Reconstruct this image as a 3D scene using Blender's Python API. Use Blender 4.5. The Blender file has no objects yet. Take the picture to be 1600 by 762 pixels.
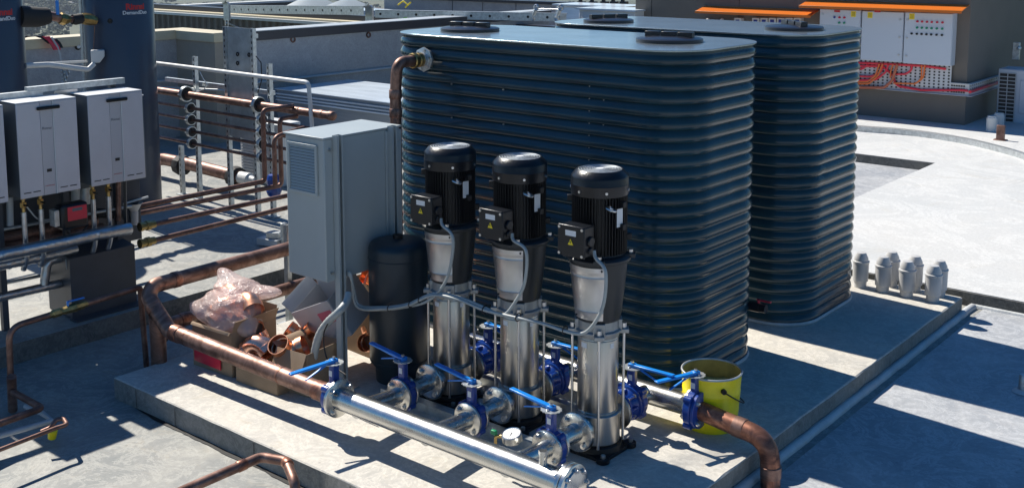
import bpy, math, random
from mathutils import Vector, Matrix, noise
R = math.radians
random.seed(7)
scene = bpy.context.scene
col = scene.collection

# ------------------------------------------------------------------ camera
F = 1724.2146; PX, PY = 800.0, 150.0          # focal length / principal point in photo pixels
CAM = Vector((5.76645961, -3.31513888, 2.63))
ROT = ((0.77204325, 0.08403689, -0.6299897), (0.63557, -0.10208177, 0.76526472), (0.0, -0.99122001, -0.13222287))
cam_d = bpy.data.cameras.new('camera'); cam = bpy.data.objects.new('camera', cam_d); col.objects.link(cam)
M = Matrix.Identity(4)
for i in range(3):
    M[i][0] = ROT[i][0]; M[i][1] = -ROT[i][1]; M[i][2] = -ROT[i][2]; M[i][3] = CAM[i]
cam.matrix_world = M
cam_d.sensor_width = 36; cam_d.lens = 36 * F / 1600; cam_d.shift_y = (PY - 381) / 1600
cam_d.clip_start = 0.05; cam_d.clip_end = 6000
scene.camera = cam
# ------------------------------------------------------------------ light
SUN_EL, SUN_AZ = 47.0, 175.6                  # sun stands at -X (slightly +Y)
w = bpy.data.worlds.new('World'); scene.world = w; w.use_nodes = True
nt = w.node_tree; bg = nt.nodes['Background']
sky = nt.nodes.new('ShaderNodeTexSky'); sky.sky_type = 'NISHITA'; sky.sun_disc = False
sky.sun_elevation = R(SUN_EL); sky.sun_rotation = R(90 - SUN_AZ)
sky.air_density = 1.0; sky.dust_density = 0.4; sky.ozone_density = 5.0
hs = nt.nodes.new('ShaderNodeHueSaturation'); hs.inputs['Saturation'].default_value = 1.3; hs.inputs['Value'].default_value = 1.0
nt.links.new(sky.outputs[0], hs.inputs['Color']); nt.links.new(hs.outputs[0], bg.inputs[0]); bg.inputs[1].default_value = 0.066
sd = bpy.data.lights.new('sun', 'SUN'); sd.energy = 5.0; sd.angle = R(0.5); sd.color = (1, 0.94, 0.84)
so = bpy.data.objects.new('sun', sd); col.objects.link(so)
sv = Vector((math.cos(R(SUN_AZ)) * math.cos(R(SUN_EL)), math.sin(R(SUN_AZ)) * math.cos(R(SUN_EL)), math.sin(R(SUN_EL))))
so.rotation_euler = sv.to_track_quat('Z', 'Y').to_euler()
scene.view_settings.view_transform = 'Standard'; scene.view_settings.look = 'None'
scene.view_settings.gamma = 1; scene.view_settings.exposure = 0.55

def pt(u, v, x=None, y=None, z=None):
    """the point that stands at photo pixel (u, v) on the plane x=, y= or z="""
    d = Vector((u - PX, v - PY, F)); d = Vector([sum(ROT[i][k] * d[k] for k in range(3)) for i in range(3)])
    if x is not None: t = (x - CAM.x) / d.x
    elif y is not None: t = (y - CAM.y) / d.y
    else: t = (z - CAM.z) / d.z
    return CAM + d * t

# ------------------------------------------------------------------ materials
def newmat(name):
    m = bpy.data.materials.new(name); m.use_nodes = True
    return m, m.node_tree, m.node_tree.nodes['Principled BSDF']
def mat(name, c, rough=0.5, metal=0.0, var=0.0, scale=8.0, bump=0.0, bscale=60.0, c2=None, coat=0.0, rvar=0.0, stretch=None, spec=0.5):
    m, t, b = newmat(name)
    b.inputs['Base Color'].default_value = (*c, 1); b.inputs['Roughness'].default_value = rough
    b.inputs['Metallic'].default_value = metal; b.inputs['Coat Weight'].default_value = coat
    b.inputs['Specular IOR Level'].default_value = spec
    tc = t.nodes.new('ShaderNodeTexCoord'); src = tc.outputs['Object']
    if stretch:
        mp = t.nodes.new('ShaderNodeMapping'); mp.inputs['Scale'].default_value = stretch
        t.links.new(src, mp.inputs[0]); src = mp.outputs[0]
    if var or c2 or rvar:
        n = t.nodes.new('ShaderNodeTexNoise'); n.inputs['Scale'].default_value = scale; n.inputs['Detail'].default_value = 7
        n.inputs['Roughness'].default_value = 0.62
        t.links.new(src, n.inputs['Vector'])
        r = t.nodes.new('ShaderNodeValToRGB'); r.color_ramp.elements[0].position = 0.36; r.color_ramp.elements[1].position = 0.66
        a = tuple(max(0, x * (1 - var)) for x in c); e = c2 or tuple(min(1, x * (1 + var)) for x in c)
        r.color_ramp.elements[0].color = (*a, 1); r.color_ramp.elements[1].color = (*e, 1)
        t.links.new(n.outputs['Fac'], r.inputs[0]); t.links.new(r.outputs[0], b.inputs['Base Color'])
        if rvar:
            mr = t.nodes.new('ShaderNodeMapRange'); mr.inputs['To Min'].default_value = max(0.02, rough - rvar); mr.inputs['To Max'].default_value = min(1, rough + rvar)
            t.links.new(n.outputs['Fac'], mr.inputs[0]); t.links.new(mr.outputs[0], b.inputs['Roughness'])
    if bump:
        n2 = t.nodes.new('ShaderNodeTexNoise'); n2.inputs['Scale'].default_value = bscale; n2.inputs['Detail'].default_value = 5
        t.links.new(src, n2.inputs['Vector'])
        bp = t.nodes.new('ShaderNodeBump'); bp.inputs['Strength'].default_value = bump; bp.inputs['Distance'].default_value = 0.01
        t.links.new(n2.outputs['Fac'], bp.inputs['Height']); t.links.new(bp.outputs[0], b.inputs['Normal'])
    return m
def ground_mat(name, c1, c2, c3, scale=0.9, rough=0.75, stain=(0.3, 0.27, 0.22), stain_amt=0.35, bump=0.25):
    """large soft patches + fine trowel marks + small stains"""
    m, t, b = newmat(name); N = t.nodes; L = t.links
    tc = N.new('ShaderNodeTexCoord')
    def nz(s, d=8, r=0.6, dist=0.0):
        n = N.new('ShaderNodeTexNoise'); n.inputs['Scale'].default_value = s; n.inputs['Detail'].default_value = d
        n.inputs['Roughness'].default_value = r; n.inputs['Distortion'].default_value = dist
        L.new(tc.outputs['Object'], n.inputs['Vector']); return n
    a = nz(scale, 9, 0.66, 0.8)
    r = N.new('ShaderNodeValToRGB'); e = r.color_ramp.elements
    e[0].position = 0.33; e[0].color = (*c1, 1); e[1].position = 0.68; e[1].color = (*c3, 1)
    k = e.new(0.5); k.color = (*c2, 1)
    L.new(a.outputs['Fac'], r.inputs[0])
    s = nz(scale * 2.7, 10, 0.72, 1.6)
    r2 = N.new('ShaderNodeValToRGB'); r2.color_ramp.elements[0].position = 0.55; r2.color_ramp.elements[0].color = (0, 0, 0, 1)
    r2.color_ramp.elements[1].position = 0.72; r2.color_ramp.elements[1].color = (stain_amt,) * 3 + (1,)
    L.new(s.outputs['Fac'], r2.inputs[0])
    mx = N.new('ShaderNodeMixRGB'); mx.inputs[2].default_value = (*stain, 1)
    L.new(r2.outputs[0], mx.inputs[0]); L.new(r.outputs[0], mx.inputs[1])
    # trowel / brush swirls and dried puddle rims
    sw = nz(scale * 2.2, 12, 0.78, 3.2); r4 = N.new('ShaderNodeValToRGB'); q4 = r4.color_ramp.elements
    q4[0].position = 0.50; q4[0].color = (0, 0, 0, 1); q4[1].position = 0.60; q4[1].color = (0, 0, 0, 1); k4 = q4.new(0.545); k4.color = (stain_amt * 1.1,) * 3 + (1,)
    L.new(sw.outputs['Fac'], r4.inputs[0])
    mx2 = N.new('ShaderNodeMixRGB'); mx2.inputs[2].default_value = (*[min(.8, x * 1.28) for x in c3], 1)
    L.new(r4.outputs[0], mx2.inputs[0]); L.new(mx.outputs[0], mx2.inputs[1]); mx = mx2
    vo = N.new('ShaderNodeTexVoronoi'); vo.inputs['Scale'].default_value = 7; vo.inputs['Randomness'].default_value = 1; L.new(tc.outputs['Object'], vo.inputs['Vector'])
    r5 = N.new('ShaderNodeMapRange'); r5.inputs['From Min'].default_value = 0.035; r5.inputs['From Max'].default_value = 0.06; r5.inputs['To Min'].default_value = 0.5; r5.inputs['To Max'].default_value = 0.0
    L.new(vo.outputs['Distance'], r5.inputs[0])
    mx3 = N.new('ShaderNodeMixRGB'); mx3.inputs[2].default_value = (*[x * .45 for x in c1], 1)
    L.new(r5.outputs[0], mx3.inputs[0]); L.new(mx.outputs[0], mx3.inputs[1]); mx = mx3
    sp = nz(38, 6, 0.7); r3 = N.new('ShaderNodeMapRange'); r3.inputs['From Min'].default_value = 0.3; r3.inputs['From Max'].default_value = 0.7
    r3.inputs['To Min'].default_value = 0.86; r3.inputs['To Max'].default_value = 1.1
    L.new(sp.outputs['Fac'], r3.inputs[0])
    mu = N.new('ShaderNodeMixRGB'); mu.blend_type = 'MULTIPLY'; mu.inputs[0].default_value = 1
    L.new(mx.outputs[0], mu.inputs[1]); L.new(r3.outputs[0], mu.inputs[2]); L.new(mu.outputs[0], b.inputs['Base Color'])
    b.inputs['Roughness'].default_value = rough
    bp = N.new('ShaderNodeBump'); bp.inputs['Strength'].default_value = bump; bp.inputs['Distance'].default_value = 0.006
    h = nz(9, 12, 0.7, 0.5); L.new(h.outputs['Fac'], bp.inputs['Height']); L.new(bp.outputs[0], b.inputs['Normal'])
    return m
def copper_mat(name, dark, mid, bright, rough=0.34):
    m, t, b = newmat(name); N = t.nodes; L = t.links
    tc = N.new('ShaderNodeTexCoord')
    n = N.new('ShaderNodeTexNoise'); n.inputs['Scale'].default_value = 7; n.inputs['Detail'].default_value = 9; n.inputs['Roughness'].default_value = 0.68; n.inputs['Distortion'].default_value = 1.2
    L.new(tc.outputs['Object'], n.inputs['Vector'])
    r = N.new('ShaderNodeValToRGB'); e = r.color_ramp.elements
    e[0].position = 0.32; e[0].color = (*dark, 1); e[1].position = 0.72; e[1].color = (*bright, 1); k = e.new(0.5); k.color = (*mid, 1)
    L.new(n.outputs['Fac'], r.inputs[0]); L.new(r.outputs[0], b.inputs['Base Color'])
    b.inputs['Metallic'].default_value = 0.7
    mr = N.new('ShaderNodeMapRange'); mr.inputs['To Min'].default_value = rough + 0.14; mr.inputs['To Max'].default_value = rough - 0.1
    L.new(n.outputs['Fac'], mr.inputs[0]); L.new(mr.outputs[0], b.inputs['Roughness'])
    return m

m_roof = ground_mat('roof_coating', (0.165, 0.18, 0.18), (0.235, 0.24, 0.23), (0.33, 0.325, 0.295), 1.5, 0.6, (0.36, 0.31, 0.23), 0.55)
m_roofR = ground_mat('roof_coating_right', (0.29, 0.31, 0.34), (0.35, 0.365, 0.385), (0.46, 0.47, 0.48), 1.6, 0.5, (0.5, 0.48, 0.46), 0.5)
m_slabw = ground_mat('white_roof', (0.46, 0.475, 0.48), (0.50, 0.51, 0.51), (0.53, 0.53, 0.52), 0.5, 0.75, (0.43, 0.385, 0.31), 0.4, 0.2)
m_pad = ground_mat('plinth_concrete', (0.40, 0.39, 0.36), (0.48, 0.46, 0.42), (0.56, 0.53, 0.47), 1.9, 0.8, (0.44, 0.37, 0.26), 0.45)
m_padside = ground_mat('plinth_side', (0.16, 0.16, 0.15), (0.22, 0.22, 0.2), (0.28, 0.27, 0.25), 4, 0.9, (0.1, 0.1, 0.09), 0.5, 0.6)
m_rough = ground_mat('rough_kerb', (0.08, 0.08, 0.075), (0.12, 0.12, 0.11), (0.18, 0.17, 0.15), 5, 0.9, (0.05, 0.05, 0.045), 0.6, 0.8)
m_seal = mat('sealant', (0.5, 0.52, 0.53), 0.5, var=0.12, scale=6, bump=0.3)
m_tank = mat('tank_steel', (0.012, 0.042, 0.06), 0.18, var=0.22, scale=2.5, bump=0.05, bscale=5, spec=0.42, rvar=0.07)
m_tanktop = mat('tank_top_sky_sheen', (0.42, 0.50, 0.56), 0.2, 0.8, var=0.12, scale=3, bump=0.06, bscale=3)  # same dark paint as the shell; sky reflection put into this lighter colour
m_lid = mat('lid_plastic', (0.012, 0.013, 0.02), 0.3, bump=0.1)
m_copper = copper_mat('copper_weathered', (0.08, 0.042, 0.034), (0.23, 0.13, 0.10), (0.42, 0.26, 0.205), 0.46)
m_copperb = copper_mat('copper_bend', (0.03, 0.02, 0.028), (0.26, 0.115, 0.075), (0.6, 0.30, 0.20), 0.4)
m_coppers = copper_mat('copper_small', (0.09, 0.048, 0.04), (0.19, 0.105, 0.082), (0.34, 0.205, 0.165), 0.46)
m_cnew = mat('copper_new', (0.98, 0.46, 0.27), 0.32, 1.0, var=0.12, scale=20, rvar=0.1)
m_cfit = mat('copper_fitting', (0.9, 0.5, 0.37), 0.26, 1.0, var=0.15, scale=14, rvar=0.1)
m_brass = mat('brass', (0.42, 0.30, 0.12), 0.35, 1.0, var=0.3, scale=30)
m_steel = mat('stainless', (0.60, 0.60, 0.58), 0.27, 1.0, var=0.06, scale=10, rvar=0.08, bump=0.03, bscale=30)
m_barrel = mat('barrel_steel', (0.47, 0.455, 0.43), 0.3, 1.0, var=0.08, scale=6, stretch=(9, 9, 0.3), rvar=0.06)
m_guard = mat('guard_steel', (0.50, 0.50, 0.51), 0.36, 1.0, var=0.08, scale=6, bump=0.12, bscale=7)
m_cast = mat('cast_steel', (0.33, 0.34, 0.34), 0.45, 0.6, var=0.12, scale=20, bump=0.15)
m_galv = mat('galvanised', (0.52, 0.55, 0.56), 0.42, 0.75, var=0.2, scale=22)
m_bolt = mat('bolt_zinc', (0.6, 0.6, 0.6), 0.3, 1.0)
m_black = mat('black_paint', (0.004, 0.005, 0.007), 0.45, var=0.1, spec=0.35)
m_blackm = mat('black_cast', (0.006, 0.008, 0.012), 0.3, bump=0.12, bscale=90, spec=0.4)
m_lantern = mat('lantern_cast', (0.014, 0.018, 0.022), 0.4, bump=0.1, bscale=80)
m_rubber = mat('rubber', (0.012, 0.012, 0.013), 0.7)
m_blue = mat('blue_epoxy', (0.008, 0.045, 0.26), 0.28, var=0.12, bump=0.1, bscale=40, coat=0.3)
m_handle = mat('blue_handle', (0.01, 0.22, 0.68), 0.3, var=0.1, coat=0.2)
m_cab = mat('cabinet_paint', (0.37, 0.41, 0.415), 0.38, var=0.04, scale=3, rvar=.06)
m_vessel = mat('vessel_blue', (0.008, 0.022, 0.034), 0.4, var=0.15, scale=6, bump=0.08)
m_heater = mat('heater_front', (0.54, 0.53, 0.57), 0.42, metal=0.15, var=0.03)
m_heaters = mat('heater_strip', (0.47, 0.465, 0.50), 0.42, metal=0.15)
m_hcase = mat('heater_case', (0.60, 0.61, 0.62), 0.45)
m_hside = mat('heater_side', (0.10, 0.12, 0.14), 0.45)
m_hwt = mat('hot_tank', (0.035, 0.05, 0.08), 0.36, var=0.1, scale=2, coat=0.15)
m_cover = mat('cover_grey', (0.045, 0.055, 0.07), 0.45, var=0.12)
m_foil = mat('foil_lagging', (0.5, 0.52, 0.55), 0.3, 0.9, var=0.15, scale=12, bump=0.5, bscale=28)
m_white = mat('white_plastic', (0.62, 0.63, 0.62), 0.45, var=0.05)
m_greyp = mat('grey_pipe', (0.42, 0.45, 0.47), 0.4, var=0.05)
m_pvc = mat('pvc_cap', (0.50, 0.50, 0.50), 0.35, var=0.06)
m_label = mat('label_white', (0.7, 0.71, 0.72), 0.5)
m_yellow = mat('yellow_paint', (0.95, 0.76, 0.01), 0.35, var=0.08, scale=12)
m_sign = mat('warning_yellow', (0.85, 0.65, 0.02), 0.4)
m_red = mat('red_plastic', (0.62, 0.02, 0.05), 0.35)
m_cable = mat('grey_cable', (0.33, 0.36, 0.36), 0.45, var=0.08)
m_card = mat('cardboard', (0.30, 0.215, 0.14), 0.85, var=0.1, scale=10)
m_cardw = mat('white_card', (0.42, 0.42, 0.44), 0.7, var=0.05)
m_wall = ground_mat('wall_render', (0.29, 0.305, 0.32), (0.34, 0.35, 0.365), (0.38, 0.39, 0.40), 0.8, 0.8, (0.27, 0.26, 0.25), 0.3, 0.2)
m_walltan = mat('wall_tan', (0.35, 0.31, 0.25), 0.8, var=0.08, scale=3)
m_flash = mat('flashing_cream', (0.55, 0.48, 0.33), 0.5, var=0.05)
m_flashb = mat('flashing_black', (0.03, 0.033, 0.045), 0.35)
m_bwall = mat('building_taupe', (0.16, 0.14, 0.12), 0.75, var=0.05, scale=2, bump=0.15, bscale=120)
m_box = mat('panel_white', (0.56, 0.60, 0.66), 0.4)
m_orange = mat('orange_awning', (0.62, 0.15, 0.012), 0.35)
m_redc = mat('red_cable', (0.75, 0.03, 0.06), 0.4)
m_orangec = mat('orange_cable', (0.8, 0.18, 0.03), 0.4)
m_clad = mat('cladding_brown', (0.12, 0.105, 0.09), 0.55, var=0.08)
m_duct = mat('duct_metal', (0.62, 0.70, 0.78), 0.22, 0.1, var=0.15, scale=4, stretch=(0.3, 2, 2), bump=0.05, bscale=5)  # pale base also carries painted sky reflection for the wide duct's top
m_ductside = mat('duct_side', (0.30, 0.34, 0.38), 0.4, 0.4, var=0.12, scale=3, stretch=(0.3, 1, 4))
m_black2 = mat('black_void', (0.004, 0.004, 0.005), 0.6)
m_grass = mat('valley_grass', (0.05, 0.075, 0.035), 0.9, c2=(0.10, 0.11, 0.065), var=0.3, scale=0.02)
m_tree = mat('far_foliage', (0.04, 0.065, 0.035), 0.9, c2=(0.085, 0.10, 0.055), var=0.2, scale=0.2)
m_house = mat('far_house_wall', (0.5, 0.47, 0.42), 0.8)
m_rooft = mat('far_house_roof', (0.3, 0.25, 0.22), 0.8)
m_ink = mat('dark_ink', (0.01, 0.01, 0.012), 0.5)
m_redt = mat('red_text', (0.5, 0.015, 0.02), 0.5)
m_bag, _t, _b = newmat('clear_plastic')
_b.inputs['Base Color'].default_value = (0.98, 0.76, 0.70, 1); _b.inputs['Roughness'].default_value = 0.3
_b.inputs['Alpha'].default_value = 0.42
_n = _t.nodes.new('ShaderNodeTexVoronoi'); _n.feature = 'DISTANCE_TO_EDGE'; _n.inputs['Scale'].default_value = 16
_q = _t.nodes.new('ShaderNodeBump'); _q.inputs['Strength'].default_value = 0.55; _q.inputs['Distance'].default_value = 0.02
_c = _t.nodes.new('ShaderNodeTexCoord'); _w = _t.nodes.new('ShaderNodeTexNoise'); _w.inputs['Scale'].default_value = 6; _w.inputs['Detail'].default_value = 4
_t.links.new(_c.outputs['Object'], _w.inputs['Vector']); _t.links.new(_w.outputs['Color'], _n.inputs['Vector']); _t.links.new(_n.outputs['Distance'], _q.inputs['Height']); _t.links.new(_q.outputs[0], _b.inputs['Normal']); _b.inputs['Specular IOR Level'].default_value = 0.8
_b.inputs['Coat Weight'].default_value = 0.6; _b.inputs['Coat Roughness'].default_value = 0.12
m_glass, _t, _b = newmat('gauge_glass')
_b.inputs['Base Color'].default_value = (0.9, 0.9, 0.9, 1); _b.inputs['Roughness'].default_value = 0.05; _b.inputs['Alpha'].default_value = 0.25

# ------------------------------------------------------------------ mesh helpers
ORG = {}
SPLIT = {'solder_collar': 'solder_collar', 'coupling': 'coupling', 'casting_bosses': 'casting_boss', 'foot_bolts': 'foot_bolt', 'bracket_nuts': 'bracket_nut', 'flange_bolts': 'flange_bolt', 'cover_screws': 'cover_screw', 'corner_screws': 'corner_screw', 'guard_screws': 'guard_screw', 'cabinet_screws': 'cabinet_screw', 'door_locks': 'door_lock', 'slotted_bracket': 'slotted_bracket', 'lower_rail': 'lower_rail', 'cross_rail': 'cross_rail', 'feet': 'foot', 'spindle_nuts': 'spindle_nut', 'lid_handle': 'lid_handle', 'pipe_clips': 'pipe_clip', 'weld_seams': 'weld_seam', 'pins': 'pin', 'panel_joints': 'panel_joint', 'duct_ribs': 'duct_rib', 'brass_body': 'brass_body'}
def frame(axis):
    a = Vector(axis).normalized()
    h = Vector((0, 0, 1)) if abs(a.z) < 0.9 else Vector((1, 0, 0))
    s = h.cross(a).normalized(); return s, a.cross(s), a
class MB:
    def __init__(s): s.v = []; s.f = []; s.m = []; s.ch = []
    def add(s, vs, fs, m=0):
        o = len(s.v); s.ch.append((o, len(s.f))); s.v += [Vector(p) for p in vs]
        for f in fs: s.f.append([o + i for i in f]); s.m.append(m)
        return s
    def box(s, c, d, rz=0, m=0, rot=None):
        q = rot or Matrix.Rotation(rz, 3, 'Z'); c = Vector(c)
        vs = [c + q @ Vector((x * d[0] / 2, y * d[1] / 2, z * d[2] / 2)) for z in (-1, 1) for y in (-1, 1) for x in (-1, 1)]
        return s.add(vs, [(0, 2, 3, 1), (4, 5, 7, 6), (0, 1, 5, 4), (2, 6, 7, 3), (0, 4, 6, 2), (1, 3, 7, 5)], m)
    def bb(s, a, b, m=0):
        return s.box([(a[i] + b[i]) / 2 for i in range(3)], [abs(b[i] - a[i]) for i in range(3)], m=m)
    def cyl(s, p0, p1, r, r2=None, n=24, m=0, cap=True, ph=0):
        p0 = Vector(p0); p1 = Vector(p1); r2 = r if r2 is None else r2
        a, b, c = frame(p1 - p0); vs = []
        for p, q in ((p0, r), (p1, r2)):
            for i in range(n):
                t = 2 * math.pi * i / n + ph; vs.append(p + a * math.cos(t) * q + b * math.sin(t) * q)
        fs = [(i, (i + 1) % n, n + (i + 1) % n, n + i) for i in range(n)]
        if cap: fs += [tuple(range(n - 1, -1, -1)), tuple(range(n, 2 * n))]
        return s.add(vs, fs, m)
    def tube(s, pts, r, n=14, m=0, cap=True, closed=False):
        P = [Vector(p) for p in pts]; k = len(P); rs = r if isinstance(r, (list, tuple)) else [r] * k
        T = []
        for i in range(k):
            if closed: t = P[(i + 1) % k] - P[i - 1]
            else: t = P[min(i + 1, k - 1)] - P[max(i - 1, 0)]
            T.append(t.normalized())
        a, b, _ = frame(T[0]); vs = []
        for i in range(k):
            if i:
                q = T[i - 1].rotation_difference(T[i]); a = q @ a; b = q @ b
            for j in range(n):
                t = 2 * math.pi * j / n; vs.append(P[i] + a * math.cos(t) * rs[i] + b * math.sin(t) * rs[i])
        fs = []
        for i in range(k if closed else k - 1):
            for j in range(n):
                i2 = (i + 1) % k; fs.append((i * n + j, i * n + (j + 1) % n, i2 * n + (j + 1) % n, i2 * n + j))
        if cap and not closed: fs += [tuple(range(n - 1, -1, -1)), tuple((k - 1) * n + j for j in range(n))]
        return s.add(vs, fs, m)
    def ring(s, c, axis, Rr, r, n=28, k=8, m=0):
        a, b, _ = frame(axis); c = Vector(c)
        return s.tube([c + a * math.cos(2 * math.pi * i / n) * Rr + b * math.sin(2 * math.pi * i / n) * Rr for i in range(n)], r, k, m, closed=True)
    def lathe(s, prof, c=(0, 0, 0), axis=(0, 0, 1), n=32, m=0, a0=0.0, a1=None):
        a, b, z = frame(axis); c = Vector(c); k = len(prof); vs = []; full = a1 is None
        nn = n if full else n + 1
        for (r, h) in prof:
            for i in range(nn):
                t = 2 * math.pi * i / n if full else a0 + (a1 - a0) * i / n
                vs.append(c + z * h + (a * math.cos(t) + b * math.sin(t)) * max(r, 1e-4))
        fs = []
        for j in range(k - 1):
            for i in range(n):
                i2 = (i + 1) % nn; fs.append((j * nn + i, j * nn + i2, (j + 1) * nn + i2, (j + 1) * nn + i))
        return s.add(vs, fs, m)
    def prism(s, poly, z0, z1, m=0, T=None):
        n = len(poly); vs = [Vector((x, y, z0)) for x, y in poly] + [Vector((x, y, z1)) for x, y in poly]
        if T is not None: vs = [T @ p for p in vs]
        return s.add(vs, [tuple(range(n - 1, -1, -1)), tuple(range(n, 2 * n))] + [(i, (i + 1) % n, n + (i + 1) % n, n + i) for i in range(n)], m)
    def flange(s, c, axis, r, t, n=8, bolts=4, rb=0.011, m=0, mb=0, ph=0.785):
        """disc with bolt heads on both faces"""
        c = Vector(c); a, b, z = frame(axis)
        s.lathe([(0, -t / 2), (r - .004, -t / 2), (r, -t / 2 + .003), (r, t / 2 - .003), (r - .004, t / 2), (0, t / 2)], c, axis, 36, m)
        for i in range(bolts):
            q = ph + 2 * math.pi * i / bolts; p = c + (a * math.cos(q) + b * math.sin(q)) * (r * 0.78)
            for sg in (-1, 1): s.cyl(p + z * sg * t * 0.45, p + z * sg * (t / 2 + 0.012), rb * 1.25, n=6, m=mb)
            s.cyl(p - z * (t / 2 + .02), p + z * (t / 2 + .02), rb * .7, n=8, m=mb)
        return s
    def build(s, name, mats, parent=None, smooth=40, bevel=0):
        mats = mats if isinstance(mats, (list, tuple)) else [mats]
        if name in SPLIT and len(s.ch) > 1:
            ends = s.ch[1:] + [(len(s.v), len(s.f))]; o = None
            for (v0, f0), (v1, f1) in zip(s.ch, ends):
                q = MB(); q.add(s.v[v0:v1], [[i - v0 for i in f] for f in s.f[f0:f1]]); q.m = s.m[f0:f1]
                o = q.build(SPLIT[name], mats, parent, smooth, bevel)
            return o
        off = ORG.get(parent.name, Vector()) if parent else Vector()
        me = bpy.data.meshes.new(name)
        me.from_pydata([p - off for p in s.v], [], s.f)
        for q in mats: me.materials.append(q)
        for p, k in zip(me.polygons, s.m): p.material_index = k
        me.validate(); me.update()
        bm_fix(me)
        if smooth:
            for p in me.polygons: p.use_smooth = True
            me.set_sharp_from_angle(angle=R(smooth))
        o = bpy.data.objects.new(name, me); col.objects.link(o)
        if parent: o.parent = parent; ORG[o.name] = off
        if bevel:
            b = o.modifiers.new('bevel', 'BEVEL'); b.width = bevel; b.segments = 2; b.limit_method = 'ANGLE'; b.angle_limit = R(50)
            b.harden_normals = False
        return o
import bmesh
def bm_fix(me):
    b = bmesh.new(); b.from_mesh(me); bmesh.ops.recalc_face_normals(b, faces=b.faces); b.to_mesh(me); b.free()
def rp(pts, rad, n=6):
    """polyline with rounded corners"""
    P = [Vector(p) for p in pts]; out = [P[0]]
    for i in range(1, len(P) - 1):
        a = P[i - 1] - P[i]; b = P[i + 1] - P[i]; ang = a.angle(b); rr = rad[i - 1] if isinstance(rad, (list, tuple)) else rad
        d = min(rr / max(math.tan(ang / 2), .05), a.length * .49, b.length * .49)
        s0 = P[i] + a.normalized() * d; s1 = P[i] + b.normalized() * d
        for k in range(n + 1):
            t = k / n; out.append(s0 * (1 - t) ** 2 + P[i] * 2 * t * (1 - t) + s1 * t * t)
    out.append(P[-1]); return out
def smoothpath(pts, n=8):
    P = [Vector(p) for p in pts]; out = []
    for i in range(len(P) - 1):
        p0 = P[max(i - 1, 0)]; p1 = P[i]; p2 = P[i + 1]; p3 = P[min(i + 2, len(P) - 1)]
        for k in range(n):
            t = k / n; out.append(.5 * ((2 * p1) + (p2 - p0) * t + (2 * p0 - 5 * p1 + 4 * p2 - p3) * t * t + (3 * p1 - p0 - 3 * p2 + p3) * t ** 3))
    out.append(P[-1]); return out
def tag(o, label, cat=None, group=None):
    if label: o['label'] = label
    if cat: o['category'] = cat
    if group: o['group'] = group
    return o
def thing(name, label, cat, loc=(0, 0, 0), group=None, rz=0):
    o = bpy.data.objects.new(name, None); col.objects.link(o); o.location = loc; o.rotation_euler.z = rz; o.empty_display_size = .1
    ORG[o.name] = Vector(loc) if rz == 0 else Vector()
    return tag(o, label, cat, group)
def struct(o): o['kind'] = 'structure'; return o
def copy_tree(o, parent=None, loc=None, rz=None, label=None, group=None):
    c = o.copy(); col.objects.link(c)
    if parent: c.parent = parent
    if loc is not None: c.location = loc
    if rz is not None: c.rotation_euler.z = rz
    if label: c['label'] = label
    if group: c['group'] = group
    for ch in list(KIDS.get(o.name, [])) or [x for x in o.children]:
        copy_tree(ch, c)
    return c
KIDS = {}
def text(s, size, T, m, name='lettering', parent=None, ext=0.0008, bold=0.0):
    cu = bpy.data.curves.new(name, 'FONT'); cu.body = s; cu.size = size; cu.extrude = ext; cu.align_x = 'CENTER'; cu.align_y = 'CENTER'; cu.offset = bold
    tmp = bpy.data.objects.new(name + '_c', cu); col.objects.link(tmp)
    dg = bpy.context.evaluated_depsgraph_get(); me = bpy.data.meshes.new_from_object(tmp.evaluated_get(dg))
    bpy.data.objects.remove(tmp); bpy.data.curves.remove(cu)
    me.transform(T); off = ORG.get(parent.name, Vector()) if parent else Vector()
    me.transform(Matrix.Translation(-off)); me.materials.clear(); me.materials.append(m)
    me.name = name
    o = bpy.data.objects.new(name, me); col.objects.link(o)
    if parent: o.parent = parent
    return o
def TR(loc, xa, ya):
    xa = Vector(xa).normalized(); ya = Vector(ya).normalized(); za = xa.cross(ya); m = Matrix.Identity(4)
    for i in range(3): m[i][0] = xa[i]; m[i][1] = ya[i]; m[i][2] = za[i]; m[i][3] = loc[i]
    return m

PAD = 0.13
# ================================================================== SETTING
g = MB(); g.add([(-3000, -3000, -30), (3000, -3000, -30), (3000, 3000, -30), (-3000, 3000, -30)], [(0, 1, 2, 3)])
struct(g.build('ground', m_grass))
# lower roof membrane, one sheet with slab side below
g = MB(); g.bb((-1.0, -9, -0.6), (14, 4.98, 0)); struct(g.build('roof_floor', m_roof, bevel=0))
g = MB(); g.add([(3.46, -9, .004), (14, -9, .004), (14, 4.98, .004), (3.46, 4.98, .004)], [(0, 1, 2, 3)]); struct(g.build('roof_floor_coating', m_roofR))
# upper slab at left (edge runs along Y at x=-1)
g = MB(); g.bb((-7.0, -9, -0.6), (-1.003, 14, PAD - .003)); struct(g.build('upper_slab', m_roof))
g = MB()
n = 60
for i in range(n):
    y0 = -3 + 10 * i / n; y1 = -3 + 10 * (i + 1) / n
    def wob(y): return 0.022 * noise.noise(Vector((y * 3.1, 2, 0))) + .012 * noise.noise(Vector((y * 11, 5, 0)))
    g.add([(-.985 + wob(y0), y0, .001), (-.985 + wob(y1), y1, .001), (-1.0, y1, PAD - .002), (-1.0, y0, PAD - .002)], [(0, 1, 2, 3)])
struct(g.build('upper_slab_kerb_face', m_rough))
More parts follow.
